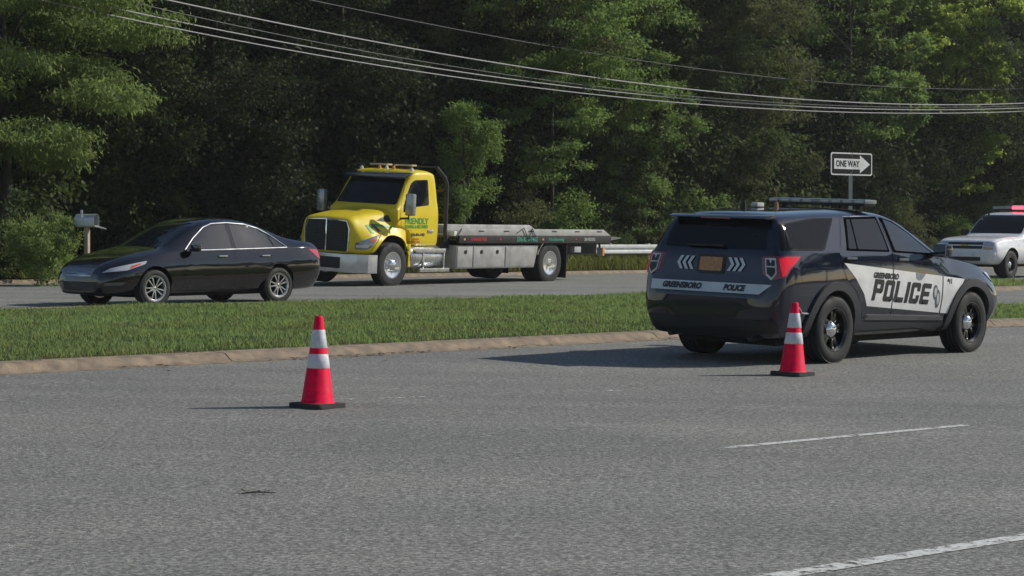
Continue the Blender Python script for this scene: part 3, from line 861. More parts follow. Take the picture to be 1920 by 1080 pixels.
def make_truck():
    yaw = R(180 + 54.0)
    L = 6.4
    rx, ry = .0, 56.0
    r = thing('tow_truck', 'yellow flatbed tow truck with grey aluminium bed and green door lettering on the far roadway', 'tow truck',
              (rx, ry, gz(rx, ry) + .01), (R(-3.2), R(.0), yaw))
    # rotation order: x axis forward, y axis left (towards the camera)
    # ---- hood with fenders
    S = [(7.46, [(0, .78), (.60, .78), (.70, .83), (.73, 1.10), (.73, 1.36), (.69, 1.53), (.58, 1.575), (0, 1.590)]),
         (7.42, [(0, .77), (.68, .77), (.78, .84), (.81, 1.06), (.79, 1.34), (.71, 1.555), (.59, 1.60), (0, 1.62)]),
         (7.28, [(0, .75), (.88, .75), (.97, .86), (.99, 1.03), (.90, 1.26), (.72, 1.60), (.60, 1.645), (0, 1.665)]),
         (7.00, [(0, .72), (1.0, .72), (1.10, .86), (1.13, 1.05), (1.02, 1.24), (.75, 1.60), (.63, 1.70), (0, 1.725)]),
         (6.60, [(0, .70), (1.04, .70), (1.15, .86), (1.18, 1.10), (1.06, 1.25), (.79, 1.60), (.67, 1.765), (0, 1.80)]),
         (6.20, [(0, .70), (1.04, .70), (1.16, .86), (1.18, 1.10), (1.08, 1.26), (.88, 1.60), (.74, 1.82), (0, 1.865)]),
         (5.95, [(0, .70), (1.02, .70), (1.12, .86), (1.13, 1.08), (1.07, 1.28), (.96, 1.60), (.80, 1.86), (0, 1.905)]),
         (5.80, [(0, .70), (1.00, .70), (1.04, .86), (1.045, 1.08), (1.03, 1.30), (.98, 1.60), (.86, 1.87), (0, 1.90)])]
    hood, hb = loft('hood', S[::-1], np.unique(np.concatenate([np.linspace(5.80, 7.2, 40), np.linspace(7.2, 7.46, 14)])), YELLOW)
    bm = bmesh.new(); bm.from_mesh(hood.data)
    near = lambda f, a, c: abs(f.calc_center_median().y) > .66 and a < math.hypot(f.calc_center_median().x - L, f.calc_center_median().z - .56) < c
    bmesh.ops.subdivide_edges(bm, edges=list({e for f in bm.faces if near(f, .45, .88) for e in f.edges}), cuts=3, use_grid_fill=True)
    bmesh.ops.delete(bm, geom=[f for f in bm.faces if near(f, 0, .685) or (f.calc_center_median().z < .74 and abs(f.calc_center_median().x - L) < .685)], context='FACES')
    bm.to_mesh(hood.data); bm.free(); hood.data.shade_smooth(); hood.data.set_sharp_from_angle(angle=R(38))
    for s in (-1, 1):
        b = MB(); ang = np.linspace(R(2), R(178), 24)
        b.prism([(L + .70 * math.cos(a), .56 + .70 * math.sin(a)) for a in ang] + [(L + .68 * math.cos(a), .56 + .68 * math.sin(a)) for a in ang[::-1]], s * .60, s * 1.09, 'xz')
        b.obj('wheel_well', WELL, r)
        b = MB(); b.prism([(L + .70 * math.cos(a), .56 + .70 * math.sin(a)) for a in ang], s * .56, s * .60, 'xz'); b.obj('wheel_well', WELL, r)
    hood.parent = r
    # ---- cab
    C = [(4.62, 2.58, .88), (4.652, 2.70, .92), (4.738, 2.765, .95), (5.005, 2.80, .96), (5.326, 2.79, .955), (5.519, 2.74, .945), (5.604, 2.66, .935), (5.754, 2.46, .945), (5.947, 2.18, .965), (6.097, 1.97, .985), (6.161, 1.88, .99)]
    CS = []
    for x, zt, wr in C:
        zs = min(1.84, zt - .05)
        zb = float(np.interp(x, [5.5, 5.72, 6.2], [.96, 1.27, 1.42]))
        CS.append((x, [(0, zb), (.98, zb), (1.04, zb + .05), (1.06, max(1.25, zb + .08)), (1.06, max(1.60, zb + .14)), (1.05, zs), (wr + .02, zt - .13 if zt > 2.1 else zs + .4 * (zt - zs)), (wr - .05, zt - .035), (wr * .6, zt - .006), (0, zt)]))
    cab, cb = loft('cab', CS, np.unique(np.concatenate([np.linspace(4.62, 4.8, 8), np.linspace(4.8, 6.161, 34)])), YELLOW)
    cab.parent = r
    q = round_corners
    panel('windshield', cb, q([(-.93, 1.945), (-.84, 2.58), (.84, 2.58), (.93, 1.945)], .06), FRONT, .008, GLASS, r)
    b = MB(); b.box((5.647, 0, 2.665), (.30, 1.86, .035), .012, rot=Matrix.Rotation(R(14), 3, 'Y')); b.obj('sun_visor', VISOR, r)
    b = MB(); b.box((5.797, 0, 2.605), (.02, 1.86, .085), .006); b.obj('sun_visor', VISOR, r)
    for s in (-1, 1):
        fr = side(s); fl = s > 0
        dr = panel('door', cb, q([(5.56, 1.0), (5.72, 1.30), (6.02, 1.46), (6.075, 1.80), (5.669, 2.55), (5.519, 2.66), (4.898, 2.68), (4.834, 2.60), (4.834, 1.0)], .05), fr, .006, YELLOW, r, skirt=.014)
        hy = 1.06 * s
        b = MB(); b.box((4.92, hy + s * .012, 1.33), (.20, .03, .08), .02); b.obj('door_handle', CHROME, dr)
        panel('window', cb, q([(5.968, 1.76), (5.925, 1.92), (5.604, 2.46), (5.476, 2.54), (5.005, 2.56), (4.984, 1.95), (5.54, 1.90)], .05), fr, .011, GLASS, r)
        panel('lettering', cb, text_bm('FRIENDLY', .20, 0, .006, 5.455, 1.56, fl, 1.0), fr, .012, GREENV, r, skirt=0, cell=.3)
        panel('lettering', cb, text_bm('TOWING & RECOVERY', .105, 0, .004, 5.455, 1.43, fl, .82), fr, .012, GREENV, r, skirt=0, cell=.3)
        panel('lettering', cb, text_bm('336-854-1402', .09, 0, .003, 5.38, 1.24, fl, 1.0), fr, .012, NAVYV, r, skirt=0, cell=.3)
        panel('lettering', cb, text_bm('US DOT', .06, 0, .002, 5.433, 1.13, fl, 1.0), fr, .012, REDV, r, skirt=0, cell=.3)
        panel('lettering', cb, text_bm('GVW 25900', .06, 0, .002, 5.433, 1.06, fl, 1.0), fr, .012, REDV, r, skirt=0, cell=.3)
        panel('emblem', hb, [(6.25, 1.44), (6.75, 1.49), (6.95, 1.43), (6.95, 1.38), (6.72, 1.43), (6.25, 1.39)], fr, .008, GREENV, r, skirt=0)
        panel('emblem', hb, [(6.70, 1.31), (6.82, 1.49), (6.92, 1.49), (6.80, 1.31)], fr, .012, NAVYV, r, skirt=0)
        panel('emblem', hb, [(6.93, 1.27), (7.02, 1.47), (7.10, 1.45), (7.03, 1.27)], fr, .012, GREENV, r, skirt=0)
        panel('side_vent', hb, q([(6.24, 1.70), (6.66, 1.56), (6.30, 1.53), (6.22, 1.55)], .02), fr, .010, BLACKP, r)
        panel('lettering', hb, text_bm('139', .13, .15, .004, 6.78, 1.195, fl, 1.0), fr, .016, REDV, r, skirt=0, cell=.3)
        # headlamp faces forwards and outwards
        dg = Vector((-.80, -.6 * s, 0)).normalized(); hz = Vector((-dg.y, dg.x, 0))
        def Hh(px, py): return Vector((px, py, 0)).dot(hz)
        a0, a1, a2 = Hh(7.38, s * .80), Hh(7.2, s * 1.0), Hh(6.96, s * 1.12)
        hl = panel('headlamp', hb, q([(a0, .88), (a0, 1.03), (a1, 1.13), (a2, 1.23), (a2, 1.12), (a1 + (a2 - a1) * .6, .96), (a1, .88)], .02), (dg, hz), .012, M('smoked headlamp lens', (.22, .23, .24), .08, .4, 1.0), r, cell=.05, skirt=.03)
        panel('headlamp_reflector', hb, q([(a0 + (a1 - a0) * .1, .925), (a0 + (a1 - a0) * .1, .985), (a1, 1.01), (a1 + (a2 - a1) * .4, .985), (a1 + (a2 - a1) * .1, .92)], .015), (dg, hz), .018, CLEARL, hl, skirt=.01)
        panel('turn_signal', hb, q([(a1 + (a2 - a1) * .35, 1.06), (a1 + (a2 - a1) * .45, 1.12), (a2 - (a2 - a1) * .05, 1.165), (a2 - (a2 - a1) * .08, 1.09)], .01), (dg, hz), .018, M('orange signal lens', (.55, .09, .03), .15, 0, 1.0), hl, skirt=.01)
        # fender lip
        arc = arc_band(L, .56, .672, .76, R(16), R(164), 28)
        panel('fender_lip', hb, arc, fr, .022, YELLOW, r, cell=.08, skirt=.04)
        b = MB(); b.prism([(5.76, .48), (5.68, .48), (5.68, 1.02), (5.74, 1.02)], s * .75, s * 1.10, 'xz', .01); b.obj('fender_tail', YELLOW, r)
        # mirror
        b = MB(); b.tube([(6.06, s * 1.03, 1.62), (6.1, s * 1.32, 1.64)], .025, 8); b.tube([(6.1, s * 1.32, 1.60), (6.1, s * 1.34, 1.72)], .02, 8); ma = b.obj('mirror_arm', BLACKP, r)
        b = MB(); b.box((6.1, s * 1.38, 1.96), (.13, .24, .52), .035); mm = b.obj('mirror', M('grey mirror shell', (.30, .32, .33), .25, .6), r)
        b = MB(); b.box((6.032, s * 1.38, 1.96), (.006, .20, .46)); b.obj('mirror_glass', CHROME, mm)
        # steps and tank
        b = MB(); b.lathe([(.001, 4.42), (.26, 4.44), (.29, 4.50), (.29, 5.62), (.26, 5.68), (.001, 5.70)], (0, s * .86, .70), 'x', 28); b.obj('fuel_tank', ALU, r)
        b = MB(); b.box((5.0, s * 1.09, .88), (1.15, .18, .035), .008); b.box((5.0, s * 1.18, .865), (1.15, .02, .10), .005); b.obj('step', ALU, r)
        b = MB(); b.box((4.86, s * 1.13, .40), (1.15, .16, .035), .008); b.box((4.86, s * 1.20, .40), (1.15, .02, .09), .005)
        b.obj('step', ALU, r)
        for xx in (4.45, 5.25):
            b = MB(); b.box((xx, s * 1.14, .62), (.05, .05, .46), .005); b.obj('step_bracket', ALU, r)
        wheel(r, (L, s * 1.02, .53), .53, .28, .30, 'truck_front', s, .2)
        wheel(r, (0, s * 1.05, .53), .53, .28, .30, 'truck_rear', s, .5)
        wheel(r, (0, s * .74, .53), .53, .27, .295, 'truck_rear', s, .1)
        # bed side: rail, lettered band, boxes
        b = MB(); b.prism([(4.02, 1.235), (3.88, 1.40), (-2.35, 1.40), (-2.72, 1.235)], s * 1.19, s * 1.25, 'xz', .008); rail = b.obj('bed_rail', WHITEB, r)
        for k in range(6):
            b = MB(); b.box((3.1 - k * 1.05, s * 1.253, 1.345), (.22, .006, .03), .002); b.obj('tie_slot', BLACKF, rail)
        b = MB(); b.box((.62, s * 1.215, 1.135), (6.72, .07, .19), .008); band = b.obj('bed_side_channel', BLACKF, r)
        bmb = bmesh.new(); bmesh.ops.create_cube(bmb, size=1); bmesh.ops.scale(bmb, vec=(8, .07, .5), verts=bmb.verts); bmesh.ops.translate(bmb, vec=(0, s * 1.215, 1.15), verts=bmb.verts)
        bb = BVHTree.FromBMesh(bmb); bmb.free()
        panel('lettering', bb, text_bm('336-854-1402', .17, 0, .004, 1.15, 1.14, fl, .95), fr, .006, TEALV, r, skirt=0, cell=.5)
        panel('lettering', bb, text_bm('friendlytowing', .12, 0, .003, -.15, 1.14, fl, 1.0), fr, .006, TEALV, r, skirt=0, cell=.5)
        panel('lettering', bb, text_bm('DAMAGE FREE', .10, 0, .004, 3.2, 1.14, fl, 1.0), fr, .006, REDV, r, skirt=0, cell=.5)
        panel('lettering', bb, text_bm('24 HOURS', .11, 0, .006, -1.7, 1.14, fl, 1.0), fr, .006, WHITEB, r, skirt=0, cell=.5)
        for k, xx in enumerate((3.78, 2.3, .45, -1.05)):
            b = MB(); b.box((xx, s * 1.254, 1.14), (.07, .008, .05), .002); b.obj('side_marker', REDV if k % 2 else AMBER, r)
        # boxes: one shell, four doors
        b = MB(); b.prism([(4.0, .42), (4.0, .985), (.55, .985), (.72, .42)], s * .66, s * 1.185, 'xz', .006); shell = b.obj('toolbox', WHITEB, r)
        for k, (xa, xb) in enumerate(((3.97, 3.36), (3.32, 2.02), (1.98, 1.02))):
            pol = [(xa, .45), (xa, .955), (xb, .955), (xb, .45)] if k < 2 else [(xa, .45), (xa, .955), (.60, .955), (.74, .45)]
            b = MB(); b.prism(pol, s * 1.1855, s * 1.203, 'xz', .004); d_ = b.obj('toolbox_door', WHITEB, r)
            for lx in ([xa - .32] if k == 0 else [xa - .32, xb + .32] if k == 1 else []):
                b = MB(); b.lathe([(.001, 0), (.05, 0), (.052, .012), (.035, .016), (.001, .012)], (lx, s * 1.203, .83), 'y', 16) if s > 0 else b.lathe([(.001, 0), (.05, 0), (.052, -.012), (.035, -.016), (.001, -.012)], (lx, s * 1.203, .83), 'y', 16)
                b.obj('latch', M('dark latch', (.05, .05, .05), .3, .8), d_)
        # rear fender, flap
        arc = [(.64 * math.cos(a), .53 + .64 * math.sin(a)) for a in np.linspace(R(20), R(88), 16)]
        arc2 = [(.61 * math.cos(a), .53 + .61 * math.sin(a)) for a in np.linspace(R(88), R(20), 16)]
        b = MB(); b.prism(arc + arc2, s * .62, s * 1.21, 'xz'); b.obj('fender', M('polished fender', (.5, .5, .5), .25, .9), r)
        b = MB(); b.box((-.70, s * .93, .56), (.02, .58, .86), .004); b.obj('mudflap', BLACKP, r)
        b = MB(); b.box((-2.55, s * 1.05, .80), (.10, .18, .22), .01); tl = b.obj('tail_lamp', M('grey lamp box', (.4, .4, .4), .4), r)
        b = MB(); b.box((-2.608, s * 1.05, .86), (.014, .15, .08), .004); b.obj('lens', REDL, tl)
        b = MB(); b.box((-2.55, s * 1.144, .80), (.09, .008, .20), .003); b.obj('side_marker', AMBER, tl)
        b = MB(); b.tube([(-2.5, s * 1.05, .92), (-2.45, s * 1.05, 1.06)], .03, 8); b.obj('lamp_bracket', BLACKF, r)
        b = MB(); b.box((-1.25, s * 1.12, .87), (.30, .14, .15), .01); b.obj('control_box', M('light grey box', (.45, .45, .45), .4), r)
        # guard posts behind the cab
        b = MB(); b.tube([(4.22, s * .98, 1.06), (4.22, s * .98, 2.45), (4.30, s * .97, 2.62), (4.60, s * .92, 2.87)], .05, 10); b.obj('cab_guard_post', M('dark grey guard', (.035, .037, .042), .35, .3), r)
        b = MB(); b.box((4.05, s * 1.1, 1.28), (.12, .16, .12), .015); b.obj('bed_stop', M('white cap', (.7, .7, .68), .4), r)
        # roof beacons
        b = MB(); b.box((5.12, s * .38, 2.885), (.20, .56, .045), .018); bc = b.obj('beacon_bar', M('amber clear beacon', (.55, .42, .25), .1, 0, 1.0), r)
        b = MB(); b.box((5.12, s * .38, 2.835), (.14, .3, .06), .01); b.obj('beacon_base', BLACKP, bc)
    for k, yy in enumerate((-.78, -.22, 0, .22, .78)):
        b = MB(); b.lathe([(.001, .10), (.03, .085), (.045, .03), (.05, 0), (.001, 0)], (5.36, yy, 2.735 if abs(yy) > .5 else 2.765), 'z', 14); b.obj('clearance_lamp', LENSW if k % 2 == 0 else AMBER, r)
    b = MB(); b.box((4.60, 0, 2.87), (.07, 1.84, .04), .012); b.box((4.28, 0, 2.3), (.04, 1.9, .05)); b.box((4.22, 0, 1.7), (.04, 1.9, .05)); b.obj('cab_guard_bar', M('dark grey guard', (.035, .037, .042), .35, .3), r)
    # grille and bumper
    panel('grille', hb, q([(-.63, .82), (-.66, 1.34), (-.58, 1.53), (.58, 1.53), (.66, 1.34), (.63, .82)], .06), FRONT, .006, BLACKP, r)
    for s in (-1, 1):
        pts = []
        for yy, zz in ((.655, .83), (.685, 1.34), (.61, 1.53), (.0, 1.565)):
            hh = hb.ray_cast(Vector((15, s * yy, zz)), Vector((-1, 0, 0)))[0]
            pts.append(hh + Vector((.012, 0, 0)))
        b = MB(); b.tube(pts, .018, 8); b.obj('grille_surround', CHROME, r)
    b = MB(); b.box((7.485, 0, 1.19), (.03, .045, .74), .008); b.obj('grille_bar', CHROME, r)
    for k in range(9):
        b = MB(); b.box((7.472, 0, .90 + k * .065), (.014, 1.20, .012)); b.obj('grille_slat', M('dark slat', (.03, .03, .03), .3, .5), r)
    bp = [(0, 7.62), (.7, 7.60), (1.0, 7.50), (1.16, 7.30), (1.20, 7.02)]
    outer = [(x, -y) for y, x in bp[::-1]] + [(x, y) for y, x in bp[1:]]
    inner = [(x - .06, y * .95) for x, y in outer[::-1]]
    b = MB(); b.prism(outer + inner, .34, .77, 'xy', .012); bu = b.obj('bumper', M('grey white bumper', (.55, .55, .55), .22, .55, .3), r)
    b = MB(); b.box((7.625, 0, .56), (.02, 1.1, .26), .01); b.obj('bumper_grille', BLACKP, bu)
    # frame, deck
    for s in (-1, 1):
        b = MB(); b.box((2.35, s * .42, .82), (9.6, .09, .26), .006); b.obj('frame_rail', BLACKF, r)
    b = MB(); b.box((L, 0, .48), (.14, 1.7, .14), .02); b.obj('axle', BLACKF, r)
    b = MB(); b.tube([(0, -.9, .485), (0, .9, .485)], .12, 12); b.obj('axle', BLACKF, r)
    b = MB(); b.box((.62, 0, 1.20), (6.70, 2.36, .05), .006); b.obj('deck', M('grey steel deck', (.22, .22, .22), .45, .6), r)
    b = MB(); b.prism([(-2.72, 1.22), (-2.72, 1.10), (-3.30, 1.17), (-3.30, 1.19)], -1.2, 1.2, 'xz'); b.obj('tail_plate', M('grey steel deck', (.22, .22, .22), .45, .6), r)
    b = MB(); b.box((-1.7, 0, .88), (1.9, 1.7, .30), .01); b.obj('subframe', BLACKF, r)
    b = MB(); b.box((4.15, 0, 1.05), (.3, 1.9, .28), .01); b.obj('subframe', BLACKF, r)
    b = MB(); b.tube([(1.62, 1.26, 1.30), (1.35, 1.275, 1.43), (1.12, 1.275, 1.14), (.98, 1.275, 1.42), (.80, 1.275, 1.20)], .012, 6); b.obj('strap', BLACKP, r)
    b = MB(); b.box((3.4, -.2, 1.33), (.5, .6, .22), .03); b.obj('winch', BLACKF, r)
    return r
make_truck()

# ------------------------------------------------------------------ black sedan
def make_sedan():
    BLK = M('black car paint', (.006, .006, .009), .05, 0, .9, .4)
    yaw = R(180 + 47)
    rx, ry = -4.86, 39.15
    r = thing('sedan', 'black four door sedan driving past the yellow tow truck behind the grass median', 'car', (rx, ry, gz(rx, ry) + .004), (R(-.6), R(.3), yaw))
    WB = 2.776
    S = [(-1.13, .42, .72, .45, .60, .66, .56, .48, .70),
         (-1.11, .34, .90, .56, .72, .82, .66, .56, .88),
         (-1.07, .28, 1.03, .64, .80, .93, .73, .62, 1.01),
         (-1.00, .25, 1.075, .70, .85, .97, .78, .66, 1.06),
         (-.80, .23, 1.10, .76, .89, .99, .82, .68, 1.085),
         (-.50, .22, 1.135, .79, .905, .985, .84, .68, 1.115),
         (-.25, .22, 1.19, .80, .91, .98, .845, .66, 1.165),
         (.05, .21, 1.30, .80, .91, .975, .85, .62, 1.255),
         (.40, .21, 1.405, .80, .91, .965, .85, .60, 1.345),
         (.80, .21, 1.462, .80, .91, .96, .85, .595, 1.395),
         (1.20, .21, 1.470, .80, .91, .955, .85, .595, 1.40),
         (1.50, .21, 1.435, .80, .91, .95, .85, .605, 1.37),
         (1.80, .21, 1.335, .80, .91, .945, .85, .63, 1.28),
         (2.10, .21, 1.20, .80, .91, .94, .845, .66, 1.155),
         (2.40, .21, 1.06, .80, .912, .93, .84, .68, 1.03),
         (2.55, .21, 1.005, .80, .914, .92, .835, .68, .985),
         (2.90, .21, .955, .79, .912, .87, .82, .66, .935),
         (3.25, .21, .88, .77, .89, .80, .78, .63, .865),
         (3.50, .21, .79, .71, .82, .72, .70, .56, .775),
         (3.64, .22, .70, .63, .72, .64, .61, .48, .69),
         (3.72, .26, .58, .50, .57, .53, .49, .40, .575)]
    xs = np.unique(np.concatenate([np.linspace(-1.13, -.95, 14), np.linspace(-.95, 3.4, 66), np.linspace(3.4, 3.72, 16)]))
    body, bvh = loft('body', [(s[0], car_ctrl(*s[1:])) for s in S], xs, BLK)
    cut(body, [cyl_cutter(x, s * .56, s * 1.2, .335, .375, WELL) for x in (0, WB) for s in (-1, 1)], [(x, .335, .375, .55) for x in (0, WB)])
    body.parent = r
    q = round_corners
    SIL = M('bright chrome trim', (.8, .8, .8), .15, 1.0)
    REFG = M('reflecting side glass', (.015, .018, .02), .02, 0, 1.0, .8)
    for s in (-1, 1):
        fr = side(s)
        d1 = panel('door', bvh, q([(.30, .40), (.22, .60), (.06, .75), (.0, .96), (.42, 1.335), (1.0, 1.385), (1.02, .95), (1.0, .30), (.42, .30)], .04), fr, .004, BLK, r, skirt=.012)
        d2 = panel('door', bvh, q([(1.02, .30), (1.04, .95), (1.02, 1.385), (1.50, 1.35), (2.12, .97), (2.16, .70), (2.12, .30)], .04), fr, .004, BLK, r, skirt=.012)
        for d_, hx in ((d1, .32), (d2, 1.30)):
            b = MB(); hy = bvh.ray_cast(Vector((hx, s * 5, .86)), Vector((0, -s, 0)))[0].y
            b.box((hx, hy + s * .024, .86), (.19, .024, .028), .008); b.box((hx, hy + s * .01, .86), (.04, .03, .02)); b.obj('door_handle', SIL, d_)
        panel('window', bvh, q([(-.16, 1.005), (.02, 1.16), (.10, 1.16), (.06, 1.0)], .01), fr, .010, REFG, r)
        panel('window', bvh, q([(.10, 1.0), (.16, 1.205), (.44, 1.315), (.96, 1.362), (.97, .985)], .02), fr, .010, REFG, r)
        panel('window', bvh, q([(1.06, .985), (1.06, 1.362), (1.46, 1.325), (1.72, 1.20), (2.04, .975)], .02), fr, .010, REFG, r)
        for path in ([(-.22, .99), (.5, .978), (1.2, .968), (2.06, .958)], [(-.22, 1.0), (.06, 1.19), (.30, 1.295), (.60, 1.36), (1.0, 1.385), (1.35, 1.37), (1.55, 1.315), (1.85, 1.14), (2.10, .965)]):
            pts = [bvh.ray_cast(Vector((a, s * 5, z)), Vector((0, -s, 0)))[0] + Vector((0, s * .010, 0)) for a, z in path]
            b = MB(); b.tube(pts, .013, 8); b.obj('window_trim', SIL, r)
        dg = Vector((-.75, -.66 * s, 0)).normalized(); hz = Vector((-dg.y, dg.x, 0))
        Hh = lambda px, py: Vector((px, py, 0)).dot(hz)
        a0, a1 = Hh(3.58, s * .50), Hh(2.98, s * .90)
        hl = panel('headlamp', bvh, q([(a0, .60), (a0 + (a1 - a0) * .2, .675), (a1, .80), (a1 - (a1 - a0) * .02, .745), (a0 + (a1 - a0) * .6, .64)], .015), (dg, hz), .008, CLEARL, r, cell=.05, skirt=.02)
        panel('turn_signal', bvh, q([(a0 + (a1 - a0) * .66, .665), (a0 + (a1 - a0) * .68, .715), (a1 - (a1 - a0) * .1, .765), (a1 - (a1 - a0) * .12, .735)], .006), (dg, hz), .012, M('orange signal lens', (.55, .09, .03), .15, 0, 1.0), hl, skirt=.006)
        panel('fog_lamp', bvh, q([(a0 + (a1 - a0) * .05, .38), (a0 + (a1 - a0) * .1, .43), (a0 + (a1 - a0) * .6, .44), (a0 + (a1 - a0) * .5, .39)], .01), (dg, hz), .008, M('grey lamp', (.16, .16, .17), .2, .5), r, skirt=.01)
        dg2 = Vector((.75, -.66 * s, 0)).normalized(); hz2 = Vector((-dg2.y, dg2.x, 0))
        Hh2 = lambda px, py: Vector((px, py, 0)).dot(hz2)
        b0, b1 = Hh2(-1.08, s * .62), Hh2(-.80, s * .88)
        panel('tail_lamp', bvh, q([(b0, .76), (b0, .92), (b0 + (b1 - b0) * .6, .955), (b1, .965), (b0 + (b1 - b0) * .7, .82)], .015), (dg2, hz2), .010, M('pink red lamp', (.50, .03, .06), .12, 0, 1.0), r, cell=.05, skirt=.02)
        b = MB(); b.box((1.98, s * .985, 1.0), (.12, .17, .12), .035); b.box((1.98, s * .90, .965), (.07, .10, .04), .01); mo = b.obj('mirror', BLK, r)
        b = MB(); b.box((1.916, s * .985, 1.0), (.005, .14, .09)); b.obj('mirror_glass', CHROME, mo)
        panel('sill', bvh, q([(.40, .215), (.40, .27), (2.36, .265), (2.36, .215)], .01), fr, .012, BLACKP, r, skirt=.02)
        wheel(r, (0, s * .79, .325), .325, .215, .215, 'alloy', s, .2); wheel(r, (WB, s * .79, .325), .325, .215, .215, 'alloy', s, .5)
    panel('windshield', bvh, q([(-.70, 1.025), (-.58, 1.385), (.58, 1.385), (.70, 1.025)], .05), FRONT, .006, GLASS, r)
    panel('rear_window', bvh, q([(-.60, 1.15), (-.54, 1.36), (.54, 1.36), (.60, 1.15)], .04), REAR, .006, GLASS, r)
    panel('grille', bvh, q([(-.36, .53), (-.42, .68), (.42, .68), (.36, .53)], .03), FRONT, .008, M('dark chrome', (.25, .26, .28), .15, 1.0), r)
    panel('air_intake', bvh, q([(-.42, .30), (-.46, .44), (.46, .44), (.42, .30)], .03), FRONT, .006, BLACKP, r)
    b = MB(); b.box((1.3, 0, .20), (3.6, 1.2, .06), .01); b.obj('underbody', WELL, r)
    for o in list(r.children_recursive):       # taller cabin above the beltline
        if o.type == 'MESH' and not o.name.startswith(('wheel', 'tyre', 'hub')):
            for v in o.data.vertices:
                if v.co.z > .9: v.co.z = .9 + (v.co.z - .9) * 1.13
    return r
make_sedan()

# ------------------------------------------------------------------ white police utility vehicle with a red light bar
def make_white_suv():
    WP = M('white car paint', (.74, .75, .76), .3, 0, .8)
    yaw = R(180 + 50)
    # front axle seen near the right edge of the picture
    fx, fy = 13.75, 62.4
    WB = 3.0
    rx, ry = fx + WB * math.cos(R(50)), fy + WB * math.sin(R(50))
    r = thing('police_car', 'white police utility vehicle with a lit red light bar behind the sign island', 'police car', (rx, ry, gz(rx, ry)), (R(-.8), 0, yaw))
    r.scale = (1.05, 1.05, 1.05)
    S = [(-1.05, .50, .95, .70, .86, .85, .82, .70, .93),
         (-1.02, .42, 1.25, .78, .93, 1.05, .88, .76, 1.22),
         (-.98, .40, 1.70, .84, .97, 1.13, .92, .78, 1.60),
         (-.90, .40, 1.82, .86, .98, 1.14, .93, .78, 1.74),
         (-.3, .38, 1.86, .88, .985, 1.14, .94, .78, 1.78),
         (.8, .38, 1.87, .88, .985, 1.13, .94, .78, 1.79),
         (1.3, .38, 1.84, .88, .985, 1.13, .94, .79, 1.76),
         (1.6, .38, 1.70, .88, .985, 1.12, .94, .81, 1.63),
         (1.95, .38, 1.42, .88, .985, 1.12, .94, .84, 1.37),
         (2.20, .38, 1.23, .88, .985, 1.10, .94, .85, 1.19),
         (2.40, .38, 1.185, .88, .985, 1.08, .935, .85, 1.165),
         (3.0, .38, 1.16, .88, .985, 1.05, .93, .84, 1.14),
         (3.55, .38, 1.11, .86, .98, 1.0, .92, .82, 1.095),
         (3.78, .40, 1.05, .82, .965, .95, .90, .78, 1.035),
         (3.86, .44, .96, .78, .94, .88, .87, .75, .945),
         (3.90, .48, .80, .72, .90, .74, .83, .70, .79)]
    xs = np.unique(np.concatenate([np.linspace(-1.05, -.88, 12), np.linspace(-.88, 3.6, 60), np.linspace(3.6, 3.90, 14)]))
    body, bvh = loft('body', [(s[0], car_ctrl(*s[1:])) for s in S], xs, WP)
    cut(body, [cyl_cutter(x, s * .6, s * 1.3, .40, .46, WELL) for x in (0, WB) for s in (-1, 1)], [(x, .40, .46, .59) for x in (0, WB)])
    body.parent = r
    q = round_corners
    for s in (-1, 1):
        fr = side(s)
        for poly in ([(-.80, 1.18), (-.74, 1.68), (-.05, 1.72), (-.05, 1.17)], [(.06, 1.17), (.06, 1.72), (.92, 1.74), (.92, 1.17)], [(1.02, 1.17), (1.02, 1.74), (1.30, 1.70), (1.90, 1.19)]):
            panel('window', bvh, q(poly, .04), fr, .008, GLASS, r)
        panel('door', bvh, q([(.48, .48), (.10, .80), (.02, 1.14), (.97, 1.14), (.97, .48)], .03), fr, .004, WP, r)
        panel('door', bvh, q([(.99, .48), (.99, 1.14), (2.1, 1.13), (2.15, .48)], .03), fr, .004, WP, r)
        panel('headlamp', bvh, q([(s * .56, .90), (s * .56, 1.02), (s * .86, 1.0), (s * .86, .88)], .02), FRONT, .010, CLEARL, r, skirt=.02)
        panel('turn_signal', bvh, q([(s * .56, .80), (s * .56, .875), (s * .85, .865), (s * .85, .80)], .015), FRONT, .010, M('pale amber lens', (.50, .30, .10), .2, 0, 1.0), r, skirt=.02)
        b = MB(); b.box((1.85, s * 1.10, 1.27), (.12, .22, .19), .04); b.box((1.87, s * .99, 1.22), (.06, .12, .06), .01); b.obj('mirror', BLACKP, r)
        wheel(r, (0, s * .83, .39), .39, .26, .22, 'steel', s, .3); wheel(r, (WB, s * .83, .39), .39, .26, .22, 'steel', s, .8)
    panel('windshield', bvh, q([(-.80, 1.245), (-.72, 1.76), (.72, 1.76), (.80, 1.245)], .06), FRONT, .006, GLASS, r)
    panel('grille', bvh, q([(-.53, .82), (-.54, 1.00), (.54, 1.00), (.53, .82)], .02), FRONT, .008, BLACKP, r)
    panel('grille_bar', bvh, [(-.54, .90), (-.54, .93), (.54, .93), (.54, .90)], FRONT, .014, WP, r)
    panel('emblem', bvh, [(-.13, .89), (-.10, .94), (.13, .94), (.10, .89)], FRONT, .020, M('gold emblem', (.5, .33, .08), .3, .6), r)
    panel('bumper', bvh, q([(-.92, .50), (-.93, .74), (.93, .74), (.92, .50)], .04), FRONT, .035, WP, r, skirt=.05)
    panel('air_intake', bvh, q([(-.5, .49), (-.5, .60), (.5, .60), (.5, .49)], .03), FRONT, .040, BLACKP, r)
    b = MB(); b.box((.95, 0, 1.975), (.30, 1.25, .085), .025)
    lb = b.obj('light_bar', M('clear light bar', (.35, .37, .37), .12, 0, 1.0), r)
